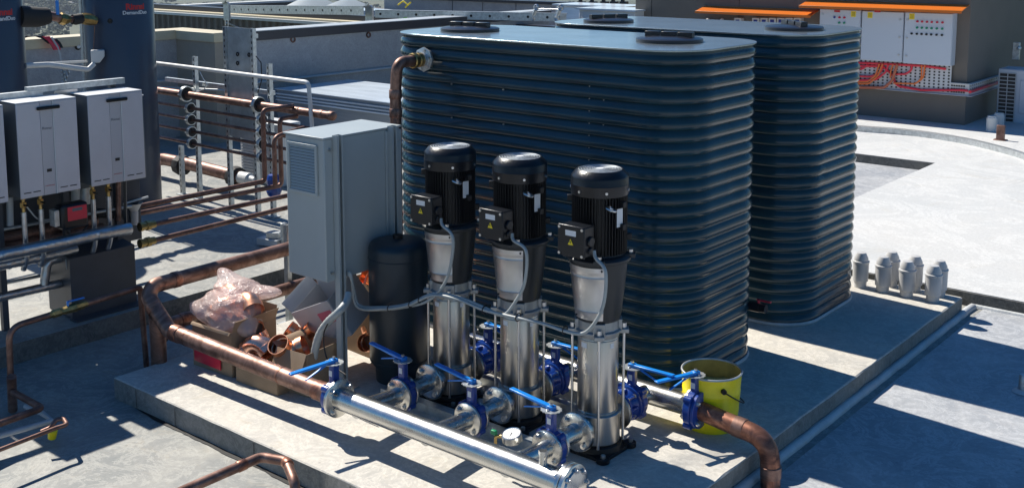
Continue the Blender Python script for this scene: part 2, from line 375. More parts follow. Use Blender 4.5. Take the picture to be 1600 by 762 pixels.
# raised white roof at the right with the sunken recess
g = MB()
for a, b in (((-1.0, 4.98), (12, 7.0)), ((-1.0, 7.0), (-.4, 9.85)), ((1.45, 7.0), (12, 9.85)), ((-1.0, 9.85), (12, 14.5))):
    g.bb((a[0], a[1], -.6), (b[0], b[1], .105))
struct(g.build('white_roof_slab', m_slabw))
g = MB(); g.add([(-.39, 7.01, 0.0), (1.44, 7.01, 0.0), (1.44, 9.84, 0.0), (-.39, 9.84, 0.0)], [(0, 1, 2, 3)])
struct(g.build('recess_floor', m_roofR))
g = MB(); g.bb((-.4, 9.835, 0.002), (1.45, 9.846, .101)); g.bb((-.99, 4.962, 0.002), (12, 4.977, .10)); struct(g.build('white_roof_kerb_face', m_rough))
# concrete plinth
def wobbly_box(x0, y0, x1, y1, z0, z1, step=.12, amp=.004, cr=.006):
    mb = MB(); ring0 = []
    def seg(ax, ay, bx, by):
        L = math.hypot(bx - ax, by - ay); k = max(1, int(L / step))
        for i in range(k): t = i / k; ring0.append((ax + (bx - ax) * t, ay + (by - ay) * t))
    seg(x0, y0, x1, y0); seg(x1, y0, x1, y1); seg(x1, y1, x0, y1); seg(x0, y1, x0, y0)
    cx, cy = (x0 + x1) / 2, (y0 + y1) / 2
    def off(p, k, s):
        q = Vector((p[0] * 9, p[1] * 9, s * 7)); w = amp * noise.noise(q) * 2 + amp * .6 * noise.noise(q * 4)
        dx = (1 if p[0] > cx else -1) if abs(abs(p[0] - cx) - (x1 - x0) / 2) < 1e-6 else 0
        dy = (1 if p[1] > cy else -1) if abs(abs(p[1] - cy) - (y1 - y0) / 2) < 1e-6 else 0
        return (p[0] + dx * (w - k), p[1] + dy * (w - k))
    n = len(ring0); L0 = [off(p, 0, 1) for p in ring0]; L1 = [off(p, 0, 2) for p in ring0]; L2 = [off(p, cr, 3) for p in ring0]
    vs = [(p[0], p[1], z0) for p in L0] + [(p[0], p[1], z1 - cr) for p in L1] + [(p[0], p[1], z1) for p in L2]
    fs = [(i, (i + 1) % n, n + (i + 1) % n, n + i) for i in range(n)]
    mb.add(vs, fs, 1); o = len(mb.v) - 3 * n
    for i in range(n): mb.f.append([n + i, n + (i + 1) % n, 2 * n + (i + 1) % n, 2 * n + i]); mb.m.append(0)
    mb.f.append(list(range(2 * n, 3 * n))); mb.m.append(0)
    return mb
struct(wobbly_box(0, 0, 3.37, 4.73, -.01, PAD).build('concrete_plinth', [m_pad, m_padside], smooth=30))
g = MB(); vs = []  # flat black strip painting the shadow of the ragged gap along the plinth foot
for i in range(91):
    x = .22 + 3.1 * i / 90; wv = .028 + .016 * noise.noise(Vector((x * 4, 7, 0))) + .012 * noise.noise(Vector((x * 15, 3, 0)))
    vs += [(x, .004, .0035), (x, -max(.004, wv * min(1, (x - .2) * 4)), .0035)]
g.add(vs, [(2 * i, 2 * i + 1, 2 * i + 3, 2 * i + 2) for i in range(90)]); struct(g.build('plinth_gap_shade', m_black2))
g = MB()
for x in (.235, .62, 1.32, 2.05, 2.7): g.bb((x, -.0065, .004), (x + .004, -.004, PAD - .01))
struct(g.build('plinth_form_joints', m_rough))
# sealant fillet round the plinth foot (right side) and along the white roof
g = MB(); pts = []
for i in range(61):
    y = 0.0 + 4.93 * i / 60; wv = .006 * noise.noise(Vector((y * 7, 0, 0)))
    pts.append((3.385 + wv, y, .006))
g.tube(pts, [.030 + .006 * noise.noise(Vector((i * .9, 4, 0))) for i in range(61)], 10)
g.tube([(3.37 + .12 * i, 4.955 - .008 * noise.noise(Vector((i * .6, 9, 0))), .004) for i in range(60)], .022, 8)
struct(g.build('sealant_fillet', m_seal))
# curved metal upstand beyond the white roof and shaded lower gutter
base = [pt(u, v, z=.105) for u, v in ((1250, 196), (1335, 205), (1420, 212), (1500, 224), (1560, 238), (1605, 252), (1680, 285))]
top = smoothpath(base, 6); g = MB(); vs = []
for p in top: vs += [(p.x, p.y, .10), (p.x, p.y, .175), (p.x - .02, p.y + .10, .178), (p.x - .02, p.y + .10, .10)]
fs = []
for i in range(len(top) - 1):
    for j in range(3): fs.append((i * 4 + j, i * 4 + 4 + j, i * 4 + 5 + j, i * 4 + 1 + j))
g.add(vs, fs); tag(g.build('curved_upstand', m_galv), 'low curved galvanised metal upstand edging the white roof before the taupe building', 'kerb flashing')

# ================================================================== TANKS
def rrect(x0, y0, x1, y1, r, nc=12, ns=14):
    out = []
    for cx, cy, a0 in ((x1 - r, y0 + r, -90), (x1 - r, y1 - r, 0), (x0 + r, y1 - r, 90), (x0 + r, y0 + r, 180)):
        for i in range(nc + 1):
            a = R(a0 + 90 * i / nc); out.append((cx + r * math.cos(a), cy + r * math.sin(a), math.cos(a), math.sin(a)))
    res = []
    for i in range(len(out)):
        p = out[i]; q = out[(i + 1) % len(out)]; res.append(p)
        L = math.hypot(q[0] - p[0], q[1] - p[1])
        if L > .3:
            for k in range(1, ns):
                t = k / ns; res.append((p[0] + (q[0] - p[0]) * t, p[1] + (q[1] - p[1]) * t, p[2], p[3]))
    return res
def tank(x0, y0, x1, y1, r, zt, label, lids, seed):
    t = thing('water_tank', label, 'water tank', ((x0 + x1) / 2, (y0 + y1) / 2, PAD), 'slimline corrugated tanks')
    path = rrect(x0, y0, x1, y1, r); n = len(path); H = zt - PAD; pitch = (H - .01) / 27; steps = int(H / pitch * 14)
    vs = []
    for j in range(steps + 1):
        z = PAD + H * j / steps; ph = 2 * math.pi * (z - PAD) / pitch
        # rounded outward rolls, widest a little below their middle
        u = ((z - PAD) / pitch) % 1.0; d = -.010 + .0215 * max(0, math.sin(math.pi * u ** .72)) ** .8
        if z > zt - .03: d = -.004
        for i, (x, y, nx, ny) in enumerate(path):
            w = .0035 * noise.noise(Vector((x * 2.1 + seed, y * 2.1, z * 1.6)))
            if ny < -.9 and x > x1 - .57: w += .0022      # lapped sheet joint
            dent = .006 * max(0, noise.noise(Vector((x * 4.3 + seed * 2, y * 4.3, z * 5.1))) - .45) * 3
            vs.append((x + nx * (d + w - dent), y + ny * (d + w - dent), z))
    fs = [(j * n + i, j * n + (i + 1) % n, (j + 1) * n + (i + 1) % n, (j + 1) * n + i) for j in range(steps) for i in range(n)]
    g = MB(); g.add(vs, fs); g.build('corrugated_shell', m_tank, t, smooth=80)
    g = MB(); g.prism([(p[0] + p[2] * .012, p[1] + p[3] * .012) for p in path], zt - .004, zt + .006); g.build('top_plate', m_tanktop, t, smooth=30, bevel=.0015)
    g = MB(); g.tube([(p[0] + p[2] * .006, p[1] + p[3] * .006, PAD + .012) for p in path], .014, 8, closed=True); g.build('base_bead', m_seal, t)
    g = MB()
    for (sx, sy0) in ((x0 + .62, None), (x0 + 1.05, None)):
        for k in range(2, 25, 3):
            z = PAD + pitch * (k + .0); g.cyl((sx, y0 - .007, z), (sx, y0 - .014, z), .006, .004, 8)
    for k in range(1, 25):
        z = PAD + pitch * k
        g.cyl((x1 - .62, y0 - .007, z), (x1 - .62, y0 - .012, z), .0028, n=6)
        if k % 2: g.cyl((x1 - .52, y0 - .007, z), (x1 - .52, y0 - .012, z), .0028, n=6)
    g.build('rivet_lines', m_bolt, t)
    for (lx, ly, lr, ang) in lids:
        l = MB(); l.lathe([(0, .034), (lr * .5, .033), (lr * .93, .024), (lr, .018), (lr, .006), (lr * 1.0, 0)], (lx, ly, zt + .007), n=48)
        lo = l.build('access_lid', m_lid, t, smooth=35)
        h = MB(); q = Matrix.Rotation(ang, 3, 'Z')
        for k in (-1, 0, 1):
            c = Vector((lx, ly, zt + .007 + .042)) + q @ Vector((k * .105, 0, 0)); h.box(c, (.09, .05, .035), rot=q)
        h.build('lid_handle', m_lid, lo, bevel=.003); 
    return t
t1 = tank(.42, 1.83, 2.735, 2.85, .29, 2.072, 'front dark blue corrugated water tank, directly behind the three black pumps', [(.80, 2.27, .20, R(8)), (2.30, 2.38, .20, R(10))], 0)
t2 = tank(.62, 3.28, 2.77, 4.36, .29, 2.072, 'rear dark blue corrugated water tank, partly hidden behind the other tank', [(1.02, 3.6, .19, R(60)), (2.44, 3.78, .2, R(-38))], 9)
# inlet flange, brass union and copper bend on tank 1
c0 = pt(664, 93, y=1.80)
t = thing('copper_riser', 'weathered copper riser pipe bending into the top left corner of the front tank', 'copper pipe', (.66, 1.68, PAD))
g = MB(); a = Vector((0, -1, 0))
g.lathe([(0, 0), (.078, 0), (.08, .006), (.08, .016), (.05, .022), (.05, .04), (0, .04)], c0, a, 8); g.build('tank_flange', m_galv, t, smooth=25)
g = MB()
for i in range(6):
    q = R(60 * i + 15); p = c0 + Vector((math.cos(q) * .06, 0, math.sin(q) * .06)); g.cyl(p, p + a * .026, .009, n=6)
g.build('flange_bolts', m_bolt, t)
g = MB(); g.lathe([(.044, .04), (.047, .05), (.047, .07), (.04, .075), (.04, .085), (.05, .09), (.05, .115), (.043, .12)], c0, a, 12); g.build('brass_union', m_brass, t, smooth=30)
path = rp([c0 + a * .11, c0 + a * .25, (c0 + a * .25) * 1 + Vector((-.02, 0, -.2)), (c0.x - .02, c0.y - .25, PAD)], .11, 8)
g = MB(); g.tube(path, .036, 20); g.build('pipe', m_copper, t)
g = MB()
for z in (1.72, 1.60): g.tube([(c0.x - .02, c0.y - .25, z - .03), (c0.x - .02, c0.y - .25, z - .025), (c0.x - .02, c0.y - .25, z + .025), (c0.x - .02, c0.y - .25, z + .03)], [.037, .041, .041, .037], 20)
g.build('coupling', m_copper, t)
# red-handled drain tap low on tank 1
p = pt(1176, 478, x=2.74)
t = thing('drain_tap', 'small drain tap with red lever low on the front tank side', 'tap', p)
g = MB(); g.cyl(p - Vector((.02, 0, 0)), p + Vector((.05, 0, 0)), .03, n=16); g.cyl(p + Vector((.05, 0, 0)), p + Vector((.09, 0, 0)), .026, n=12); g.build('body', m_blackm, t)
g = MB(); g.box(p + Vector((.07, .01, .045)), (.09, .018, .008)); g.cyl(p + Vector((.04, 0, .02)), p + Vector((.04, 0, .045)), .008); g.build('lever', m_red, t)

# ================================================================== PUMPS
pump = thing('vertical_pump', 'x', 'pump', (0, 0, 0))
g = MB(); Z0 = 0
g.prism([(.13, -.08), (.13, .08), (.08, .13), (-.08, .13), (-.13, .08), (-.13, -.08), (-.08, -.13), (.08, -.13)], 0, .022)
g.lathe([(0, .06), (.10, .06), (.125, .05), (.13, .022)], n=32)
for sx in (-1, 1):
    for sy in (-1, 1): g.cyl((sx * .118, sy * .118, 0), (sx * .118, sy * .118, .026), .034, n=16)
g.build('base', m_black, pump, bevel=.003)
g = MB()
for sx in (-1, 1):
    for sy in (-1, 1): g.cyl((sx * .122, sy * .122, .026), (sx * .122, sy * .122, .042), .012, n=6)
g.build('foot_bolts', m_bolt, pump)
g = MB(); g.lathe([(.0, .055), (.108, .055), (.114, .062), (.114, .205), (.108, .21), (.10, .212)], n=48)
for s in (-1, 1): g.cyl((0, s * .09, .14), (0, s * .158, .14), .055, n=28); g.lathe([(0, .156), (.09, .156), (.095, .16), (.095, .17), (0, .17)], (0, 0, .14), (0, s, 0), 32)
g.build('volute', m_barrel, pump)
g = MB(); g.lathe([(.1, .205), (.102, .21), (.102, .595), (.1, .6)], n=56)
for z in (.22, .59): g.ring((0, 0, z), (0, 0, 1), .102, .0025, 48, 6)
g.build('barrel', m_barrel, pump)
for a_, w_ in ((262, .036), (347, .022)):
    a_ = R(a_); g = MB(); T_ = TR(((.1025) * math.cos(a_), .1025 * math.sin(a_), .565), (-math.sin(a_), math.cos(a_), 0), (0, 0, 1))
    g.lathe([(.1028, .552), (.1028, .578)], n=6, a0=a_ + math.pi / 2 - w_ / .2, a1=a_ + math.pi / 2 + w_ / .2); g.build('label_sticker', m_label, pump)
for k in range(4):
    a_ = R(45 + 90 * k - 8); g = MB(); x, y = .128 * math.cos(a_), .128 * math.sin(a_)
    g.cyl((x, y, .05), (x, y, .645), .0075, n=10); g.build('tie_rod', m_bolt, pump)
g = MB(); g.lathe([(0, .598), (.104, .598), (.107, .61), (.118, .628), (.118, .634), (.104, .637), (.1, .69), (0, .69)], n=40)
for k in range(4):
    a_ = 45 + 90 * k - 8; q = Matrix.Rotation(R(a_), 3, 'Z'); g.box(q @ Vector((.122, 0, .622)), (.06, .05, .022), rot=q)
    g.box(q @ Vector((.107, 0, .655)), (.02, .06, .06), rot=q)
g.build('top_bracket', m_cast, pump, bevel=.003)
g = MB()
for k in range(4):
    a_ = R(45 + 90 * k - 8); g.cyl((.128 * math.cos(a_), .128 * math.sin(a_), .633), (.128 * math.cos(a_), .128 * math.sin(a_), .658), .0125, n=6)
g.build('bracket_nuts', m_bolt, pump)
g = MB(); g.lathe([(0, .685), (.106, .685), (.112, .70), (.128, .84), (.142, .985), (.142, .99), (0, .99)], n=44); g.build('lantern', m_lantern, pump)
# stainless coupling guard wraps the camera-left front of the lantern, from -Y round to -X
g = MB(); A0 = R(186); A1 = R(316)
def conesheet(mb, A0, A1, z0, z1, o, k=16, th=.0025):
    vs = []; zs = [z0, z0 + .012, .74, .745, .75, .86, .915, .92, .925, .94, .945, z1 - .012, z1]; zs = sorted(zs)
    def rr(z): return .112 + (.142 - .112) * (z - .70) / (.985 - .70)
    for j, z in enumerate(zs):
        bump = .0025 if any(abs(z - q) < .001 for q in (.745, .92, .945)) else 0
        for i in range(k + 1):
            t = A0 + (A1 - A0) * i / k; r = rr(z) + o + bump; vs.append((r * math.cos(t), r * math.sin(t), z))
    m_ = len(zs); fs = [(j * (k + 1) + i, j * (k + 1) + i + 1, (j + 1) * (k + 1) + i + 1, (j + 1) * (k + 1) + i) for j in range(m_ - 1) for i in range(k)]
    mb.add(vs, fs)
    # rim thickness
    for (i0) in (0, k):
        t = A0 + (A1 - A0) * i0 / k
        mb.add([((rr(z) + q) * math.cos(t), (rr(z) + q) * math.sin(t), z) for z in (z0, z1) for q in (o - .006, o)], [(0, 1, 3, 2)])
conesheet(g, A0, A1, .702, .972, .0045)
g.build('coupling_guard', m_guard, pump, smooth=50)
g = MB()
for t_, z in ((A0 + .12, .715), (A1 - .1, .96), (A0 + .95, .713), (A0 + .12, .955)):
    r = .118 if z < .8 else .145; g.cyl((r * math.cos(t_), r * math.sin(t_), z), ((r + .006) * math.cos(t_), (r + .006) * math.sin(t_), z), .005, n=6)
g.build('guard_screws', m_ink, pump)
g = MB(); g.lathe([(0, .985), (.15, .985), (.158, .99), (.158, 1.003), (.148, 1.012), (.125, 1.018), (.12, 1.03), (0, 1.03)], n=44)
for k in range(4):
    a_ = 45 + 90 * k - 10; q = Matrix.Rotation(R(a_), 3, 'Z'); g.box(q @ Vector((.15, 0, 1.008)), (.055, .055, .022), rot=q)
g.build('motor_flange', m_lantern, pump, bevel=.003)
g = MB()
for k in range(4):
    a_ = R(45 + 90 * k - 10); g.cyl((.155 * math.cos(a_), .155 * math.sin(a_), 1.018), (.155 * math.cos(a_), .155 * math.sin(a_), 1.034), .011, n=6)
g.build('flange_bolts', m_bolt, pump)
g = MB(); g.lathe([(0, 1.02), (.119, 1.02), (.119, 1.33), (0, 1.33)], n=48)
for k in range(52):
    a_ = 360 * k / 52; q = Matrix.Rotation(R(a_), 3, 'Z'); g.box(q @ Vector((.1265, 0, 1.178)), (.021, .0032, .30), rot=q)
g.build('motor_body', m_black, pump, smooth=30)
g = MB(); g.lathe([(.134, 1.315), (.141, 1.316), (.142, 1.32), (.142, 1.365), (.1435, 1.368), (.142, 1.371), (.142, 1.40), (.139, 1.408), (.116, 1.434), (.111, 1.437), (.111, 1.431), (.10, 1.430), (0, 1.430)], n=56)
g.build('fan_cover', m_blackm, pump, smooth=35)
g = MB()
for rr_ in (.022, .036, .05, .064, .078, .092, .105): g.ring((0, 0, 1.4345), (0, 0, 1), rr_, .0022, 36, 5)
for k in range(18):
    a_ = R(20 * k); g.cyl((.02 * math.cos(a_), .02 * math.sin(a_), 1.434), (.108 * math.cos(a_), .108 * math.sin(a_), 1.434), .0015, n=5)
g.build('fan_grille', m_galv, pump)
g = MB(); g.cyl((0, 0, 1.433), (0, 0, 1.438), .018, n=16); g.build('grille_sticker', m_label, pump)
g = MB()
for a_ in (205, 262, 318, 20, 80, 140):
    a_ = R(a_); g.cyl((.141 * math.cos(a_), .141 * math.sin(a_), 1.34), (.147 * math.cos(a_), .147 * math.sin(a_), 1.34), .007, n=8)
g.build('cover_screws', m_bolt, pump)
# junction box, faces -Y
g = MB(); g.box((-.01, -.175, 1.115), (.15, .085, .145)); g.box((-.01, -.2165, 1.115), (.158, .014, .153)); g.cyl((.055, -.17, 1.115), (.078, -.17, 1.115), .026, n=16); g.cyl((.055, -.17, 1.07), (.075, -.17, 1.07), .018, n=12)
jb = g.build('junction_box', m_blackm, pump, bevel=.005)
ORG[jb.name] = Vector()
g = MB(); g.box((-.01, -.2245, 1.155), (.062, .002, .026)); g.build('label_plate', m_label, jb)
g = MB(); T = TR((-.01, -.2245, 1.112), (1, 0, 0), (0, 0, 1)); g.prism([(-.016, -.014), (.016, -.014), (0, .015)], 0, .0015, T=T); g.build('warning_triangle', m_sign, jb, smooth=0)
g = MB(); T = TR((-.01, -.2262, 1.112), (1, 0, 0), (0, 0, 1)); g.prism([(-.003, .006), (.002, .006), (0, 0), (.004, 0), (-.002, -.010), (-.001, -.003), (-.005, -.003)], 0, .0006, T=T); g.build('lightning_mark', m_ink, jb, smooth=0)
g = MB()
for sx in (-1, 1):
    for sz in (-1, 1): g.cyl((-.01 + sx * .067, -.222, 1.115 + sz * .064), (-.01 + sx * .067, -.2285, 1.115 + sz * .064), .007, n=10)
g.build('corner_screws', m_bolt, jb)
g = MB(); a_ = R(-11); c = Vector((.139 * math.cos(a_), .139 * math.sin(a_), 1.215)); T = TR(c, (-math.sin(a_), math.cos(a_), 0), (0, 0, 1)); g.prism([(-.019, -.045), (.019, -.045), (.019, .045), (-.019, .045)], 0, .0015, T=T); g.build('name_plate', m_label, pump, smooth=0)
g = MB(); a_ = R(-34); c = Vector((.15 * math.cos(a_), .15 * math.sin(a_), 1.265)); g.ring(c, (.3, .2, 1), .024, .006, 20, 8); g.cyl(c - Vector((math.cos(a_), math.sin(a_), 0)) * .034, c - Vector((math.cos(a_), math.sin(a_), 0)) * .02, .012); g.build('lifting_eye', m_bolt, pump)
g = MB()
for a_, z in ((215, 1.29), (-5, 1.28), (-5, 1.17), (-75, 1.1), (35, 1.1)):
    q = Matrix.Rotation(R(a_), 3, 'Z'); g.box(q @ Vector((.144, 0, z)), (.03, .026, .03), rot=q)
g.build('casting_bosses', m_black, pump, bevel=.003)
PUMPX = (1.735, 2.225, 2.73)
labels = ['black and stainless vertical pump nearest the electrical cabinet', 'middle of the three black and stainless vertical pumps', 'front right vertical pump, the one nearest the end of the shiny header pipe']
for i, x in enumerate(PUMPX):
    o = pump if i == 0 else copy_tree(pump)
    o.location = (x, 1.05, PAD); o['label'] = labels[i]; o['group'] = 'vertical booster pumps in a row'
g = MB(); PA = None

# ------------------------------------------------------------------ valves
t = thing('pump_skid', 'grey channel skid frame lying on the plinth under the three pumps', 'skid', (2.2, 1.05, PAD))
for yy in (.80, 1.285):
    g = MB(); g.bb((1.42, yy, PAD), (2.62, yy + .055, PAD + .004)); g.bb((1.42, yy, PAD + .0042), (2.62, yy + .004, PAD + .045)); g.bb((1.42, yy, PAD + .0452), (2.62, yy + .055, PAD + .049)); g.build('rail', m_galv, t)
for xx in (1.45, 1.97, 2.47):
    g = MB(); g.bb((xx, .857, PAD), (xx + .04, 1.283, PAD + .04)); g.build('cross_member', m_galv, t)
ZP = PAD + .148      # pump port height
def valve(label, loc, ax, lever, check=False, group='blue lever butterfly valves', lift=0.0, r=.083):
    """wafer butterfly valve. ax = pipe axis ('x'/'y'), lever = direction the blue lever points"""
    t = thing('butterfly_valve', label, 'valve', loc, group); L = Vector(loc)
    A = Vector((1, 0, 0)) if ax == 'x' else Vector((0, 1, 0)); S = Vector((0, 0, 1)).cross(A)
    g = MB(); g.lathe([(.052, -.021), (r - .006, -.021), (r, -.016), (r, .016), (r - .006, .021), (.052, .021)], L, A, 36)
    for k in range(4):
        q = R(45 + 90 * k); g.cyl(L + (S * math.cos(q) + Vector((0, 0, 1)) * math.sin(q)) * (r - .004) - A * .02, L + (S * math.cos(q) + Vector((0, 0, 1)) * math.sin(q)) * (r - .004) + A * .02, .02, n=12)
    g.build('valve_body', m_blue, t, bevel=0)
    g = MB(); g.lathe([(.05, -.0235), (.058, -.0235), (.06, 0), (.058, .0235), (.05, .0235)], L, A, 30); g.build('rubber_seat', m_rubber, t)
    g = MB(); g.box(L + Vector((0, 0, .125)), (.034 if ax == 'x' else .046, .046 if ax == 'x' else .034, .11)); g.cyl(L + Vector((0, 0, .07)), L + Vector((0, 0, .095)), .028, .02, n=14)
    nk = g.build('neck', m_blue, t, bevel=.006); ORG[nk.name] = ORG[t.name]
    g = MB(); g.box(L + Vector((0, 0, .13)) + (Vector((0, -.0185, 0)) if ax == 'y' else Vector((-.0, -.0245, 0))), (.022, .002, .03)); lb = g.build('tag_plate', m_label, nk)
    zt = L.z + .18; c = Vector((L.x, L.y, zt))
    d = Vector(lever).normalized(); s = Vector((-d.y, d.x, 0)).normalized()
    # notched position plate
    poly = []
    for k in range(28):
        q = 2 * math.pi * k / 28; rr = .048 if (k % 2 and 2 < k < 20) else .054
        poly.append((rr * math.cos(q), rr * math.sin(q) * .95))
    g = MB(); g.prism(poly, 0, .004, T=TR(c, d, s)); g.build('position_plate', m_galv, t, smooth=0)
    g = MB(); k_ = c + Vector((0, 0, .012)); dd = d + Vector((0, 0, lift))
    g.box(k_, (.036, .036, .022), rot=Matrix([list(d), list(s), [0, 0, 1]]).transposed())
    p1 = k_ + d * .02; p2 = p1 + dd.normalized() * .24
    def bar(a, b, w0, w1, h0, h1):
        up = Vector((0, 0, 1)); vs = []
        for p, w_, h_ in ((a, w0, h0), (b, w1, h1)):
            for sx in (-1, 1):
                for sz in (-1, 1): vs.append(p + s * sx * w_ / 2 + up * sz * h_ / 2)
        g.add(vs, [(0, 1, 3, 2), (4, 6, 7, 5), (0, 4, 5, 1), (2, 3, 7, 6), (0, 2, 6, 4), (1, 5, 7, 3)])
    bar(p1 - d * .03, p2, .03, .030, .016, .010)
    lv = g.build('lever', m_handle, t, bevel=.003)
    g = MB(); q1 = p1 + dd * .03 - Vector((0, 0, .012)); q2 = q1 + dd * .12 - Vector((0, 0, .045))
    bar(q1, q2, .012, .012, .008, .006); g.build('latch_trigger', m_handle, t, bevel=.0015)
    g = MB(); g.cyl(c, c + Vector((0, 0, .034)), .009, n=6)
    for k in (-1, 1): g.cyl(c + s * k * .026, c + s * k * .026 + Vector((0, 0, .012)), .006, n=6)
    g.build('spindle_nuts', m_bolt, t)
    return t
HY, HZ = .315, .335      # discharge header line
def stubflange(mb, c, axis, r=.09, t=.018): mb.flange(c, axis, r, t, bolts=4, mb=1)
# discharge header
# header
t = thing('discharge_header', 'long shiny stainless header pipe lying along the front edge of the plinth', 'header pipe', (2.3, HY, PAD))
g = MB(); g.tube([(1.63, HY, HZ), (3.09, HY, HZ)], .057, 40); g.build('header_pipe', m_steel, t)
for x_, tt in ((1.622, .018), (3.090, .02), (3.114, .022)):
    g = MB(); g.flange((x_, HY, HZ), (1, 0, 0), .1, tt, bolts=8 if x_ > 3 else 4, mb=1); g.build('end_flange', [m_steel, m_bolt], t)
g = MB(); g.lathe([(0, .02), (.035, .018), (.075, .01), (.08, 0)], (3.124, HY, HZ), (1, 0, 0), 32); g.build('blank_cap', m_steel, t)
for x in PUMPX:
    g = MB(); g.tube([(x, HY + .01, ZP + .02), (x, .5, ZP + .006), (x, .63, ZP)], .044, 28); g.flange((x, .635, ZP), (0, 1, 0), .088, .016, bolts=4, mb=1)
    g.build('branch_pipe', [m_steel, m_bolt], t)
g = MB(); g.cyl((2.955, HY - .0, HZ + .05), (2.955, HY - .0, HZ + .115), .018, n=18); g.cyl((2.955, HY - .0, HZ + .1), (2.955, HY - .0, HZ + .118), .021, n=6); g.build('gauge_socket', m_steel, t)
for xs in ():
    g = MB(); g.box((xs, HY, PAD + .02), (.05, .14, .035)); g.box((xs, HY, PAD + .075), (.035, .05, .09)); g.box((xs, HY, PAD + .117), (.04, .12, .008)); g.build('support_foot', m_galv, t, bevel=.002)
FL = ['cabinet-side blue lever valve in front of the pump nearest the cabinet', 'blue lever valve in front of the middle pump', 'blue lever valve in front of the front right pump, beside the header end']
SL = ['flanged stainless spool joining the valve to the pump nearest the cabinet', 'flanged stainless spool between the front valve and the middle pump', 'flanged stainless spool between the front valve and the front right pump']
for i, x in enumerate(PUMPX):
    valve(FL[i], (x, .667, ZP), 'y', (-1, .05, 0), lift=.10)
    t = thing('pipe_spool', SL[i], 'pipe spool', (x, .78, ZP), 'flanged spools in front of the pumps')
    g = MB(); g.tube([(x, .70, ZP), (x, .865, ZP)], .046, 28); g.build('spool_pipe', m_steel, t)
    for yy in (.698, .868): g = MB(); g.flange((x, yy, ZP), (0, 1, 0), .098 if yy > .8 else .086, .016, bolts=4, mb=1, rb=.012); g.build('spool_flange', [m_steel, m_bolt], t)
valve('blue lever valve joining the long copper pipe to the left end of the shiny header', (1.588, HY, HZ), 'x', (-.15, -1, 0), lift=-.02)
# suction side
SY, SZ = 1.52, .27
RL = ['blue lever valve behind the pump nearest the cabinet', 'blue lever valve behind the middle pump', 'blue lever valve behind the front right pump']
for i, x in enumerate(PUMPX):
    t = thing('check_valve', ['blue flanged check valve behind the pump nearest the cabinet', 'blue flanged check valve behind the middle pump', 'blue flanged check valve behind the front right pump'][i], 'check valve', (x, 1.28, ZP), 'blue check valves behind the pumps')
    g = MB(); g.lathe([(.05, -.045), (.07, -.045), (.062, -.02), (.066, .02), (.082, .045), (.05, .045)], (x, 1.275, ZP), (0, 1, 0), 32)
    for k in range(8):
        q = R(45 * k); g.cyl((x + .073 * math.cos(q), 1.24, ZP + .073 * math.sin(q)), (x + .073 * math.cos(q), 1.31, ZP + .073 * math.sin(q)), .008, n=8)
    g.build('valve_body', m_blue, t)
    for yy in (1.232, 1.322): g = MB(); g.flange((x, yy, ZP), (0, 1, 0), .092, .014, bolts=4, mb=1); g.build('valve_flange', [m_blue, m_bolt], t)
    valve(RL[i], (x, 1.365, ZP), 'y', (1, -.05, 0), lift=.05, r=.09)
t = thing('suction_header', 'shiny stainless suction header running behind the pumps below the front tank', 'header pipe', (2.3, SY, PAD))
g = MB(); g.tube([(1.45, SY, SZ), (2.985, SY, SZ)], .058, 36); g.build('header_pipe', m_steel, t)
for x in PUMPX: g = MB(); g.tube([(x, 1.39, ZP), (x, SY, SZ)], .05, 24); g.build('branch_pipe', m_steel, t)
g = MB(); g.flange((2.992, SY, SZ), (1, 0, 0), .088, .016, bolts=4, mb=1); g.flange((1.45, SY, SZ), (1, 0, 0), .088, .016, bolts=4, mb=1); g.build('header_flange', [m_steel, m_bolt], t)
valve('blue lever valve beside the yellow bucket at the right end of the suction header', (3.03, SY - .02, SZ), 'x', (-.35, -1, 0), lift=.02, r=.1)
# right copper bend
t = thing('copper_outlet_bend', 'heat-stained copper bend dropping over the right edge of the plinth', 'copper pipe', (3.3, SY, 0))
g = MB(); pth = rp([(3.05, SY - .02, SZ), (3.47, SY - .05, SZ - .035), (3.48, SY - .05, -.0)], .13, 12); g.tube(pth, .049, 28); g.build('pipe', m_copperb, t)
g = MB(); g.flange((3.062, SY - .02, SZ), (1, 0, 0), .095, .02, bolts=4, mb=1); g.build('blue_flange', [m_blue, m_bolt], t)
g = MB()
for p_, d_ in (((3.30, SY - .038, SZ - .02), (1, 0, -.08)), ((3.48, SY - .05, .08), (0, 0, 1))):
    a_ = Vector(d_).normalized(); p_ = Vector(p_); g.tube([p_ - a_ * .03, p_ - a_ * .028, p_ + a_ * .028, p_ + a_ * .03], [.049, .052, .052, .049], 24)
g.build('solder_collar', m_copper, t)
# pressure gauge
p = pt(800, 681, y=.53); t = thing('pressure_gauge', 'round white pressure gauge with green tap behind the header', 'gauge', p)
q = Vector((0, -.25, 1)).normalized()
g = MB(); g.lathe([(0, -.022), (.046, -.022), (.05, -.018), (.05, .016), (.046, .019), (.043, .015), (0, .015)], p, q, 36); g.build('case', m_steel, t)
g = MB(); g.lathe([(0, .0), (.042, .0)], p + q * .0162, q, 32); dl = g.build('dial', m_label, t)
ORG[dl.name] = Vector(p)
a_, b_, z_ = frame(q); g = MB()
for k in range(19):
    an = R(-135 + 15 * k + 90); dr = a_ * math.cos(an) + b_ * math.sin(an); g.add([p + q * .017 + dr * .032 + dr.cross(q) * .0008, p + q * .017 + dr * .032 - dr.cross(q) * .0008, p + q * .017 + dr * .039 - dr.cross(q) * .0008, p + q * .017 + dr * .039 + dr.cross(q) * .0008], [(0, 1, 2, 3)])
dr = (a_ + b_ * .3).normalized(); g.add([p + q * .0175 + dr * .03, p + q * .0175 + dr.cross(q) * .003 - dr * .006, p + q * .0175 - dr.cross(q) * .003 - dr * .006], [(0, 1, 2)])
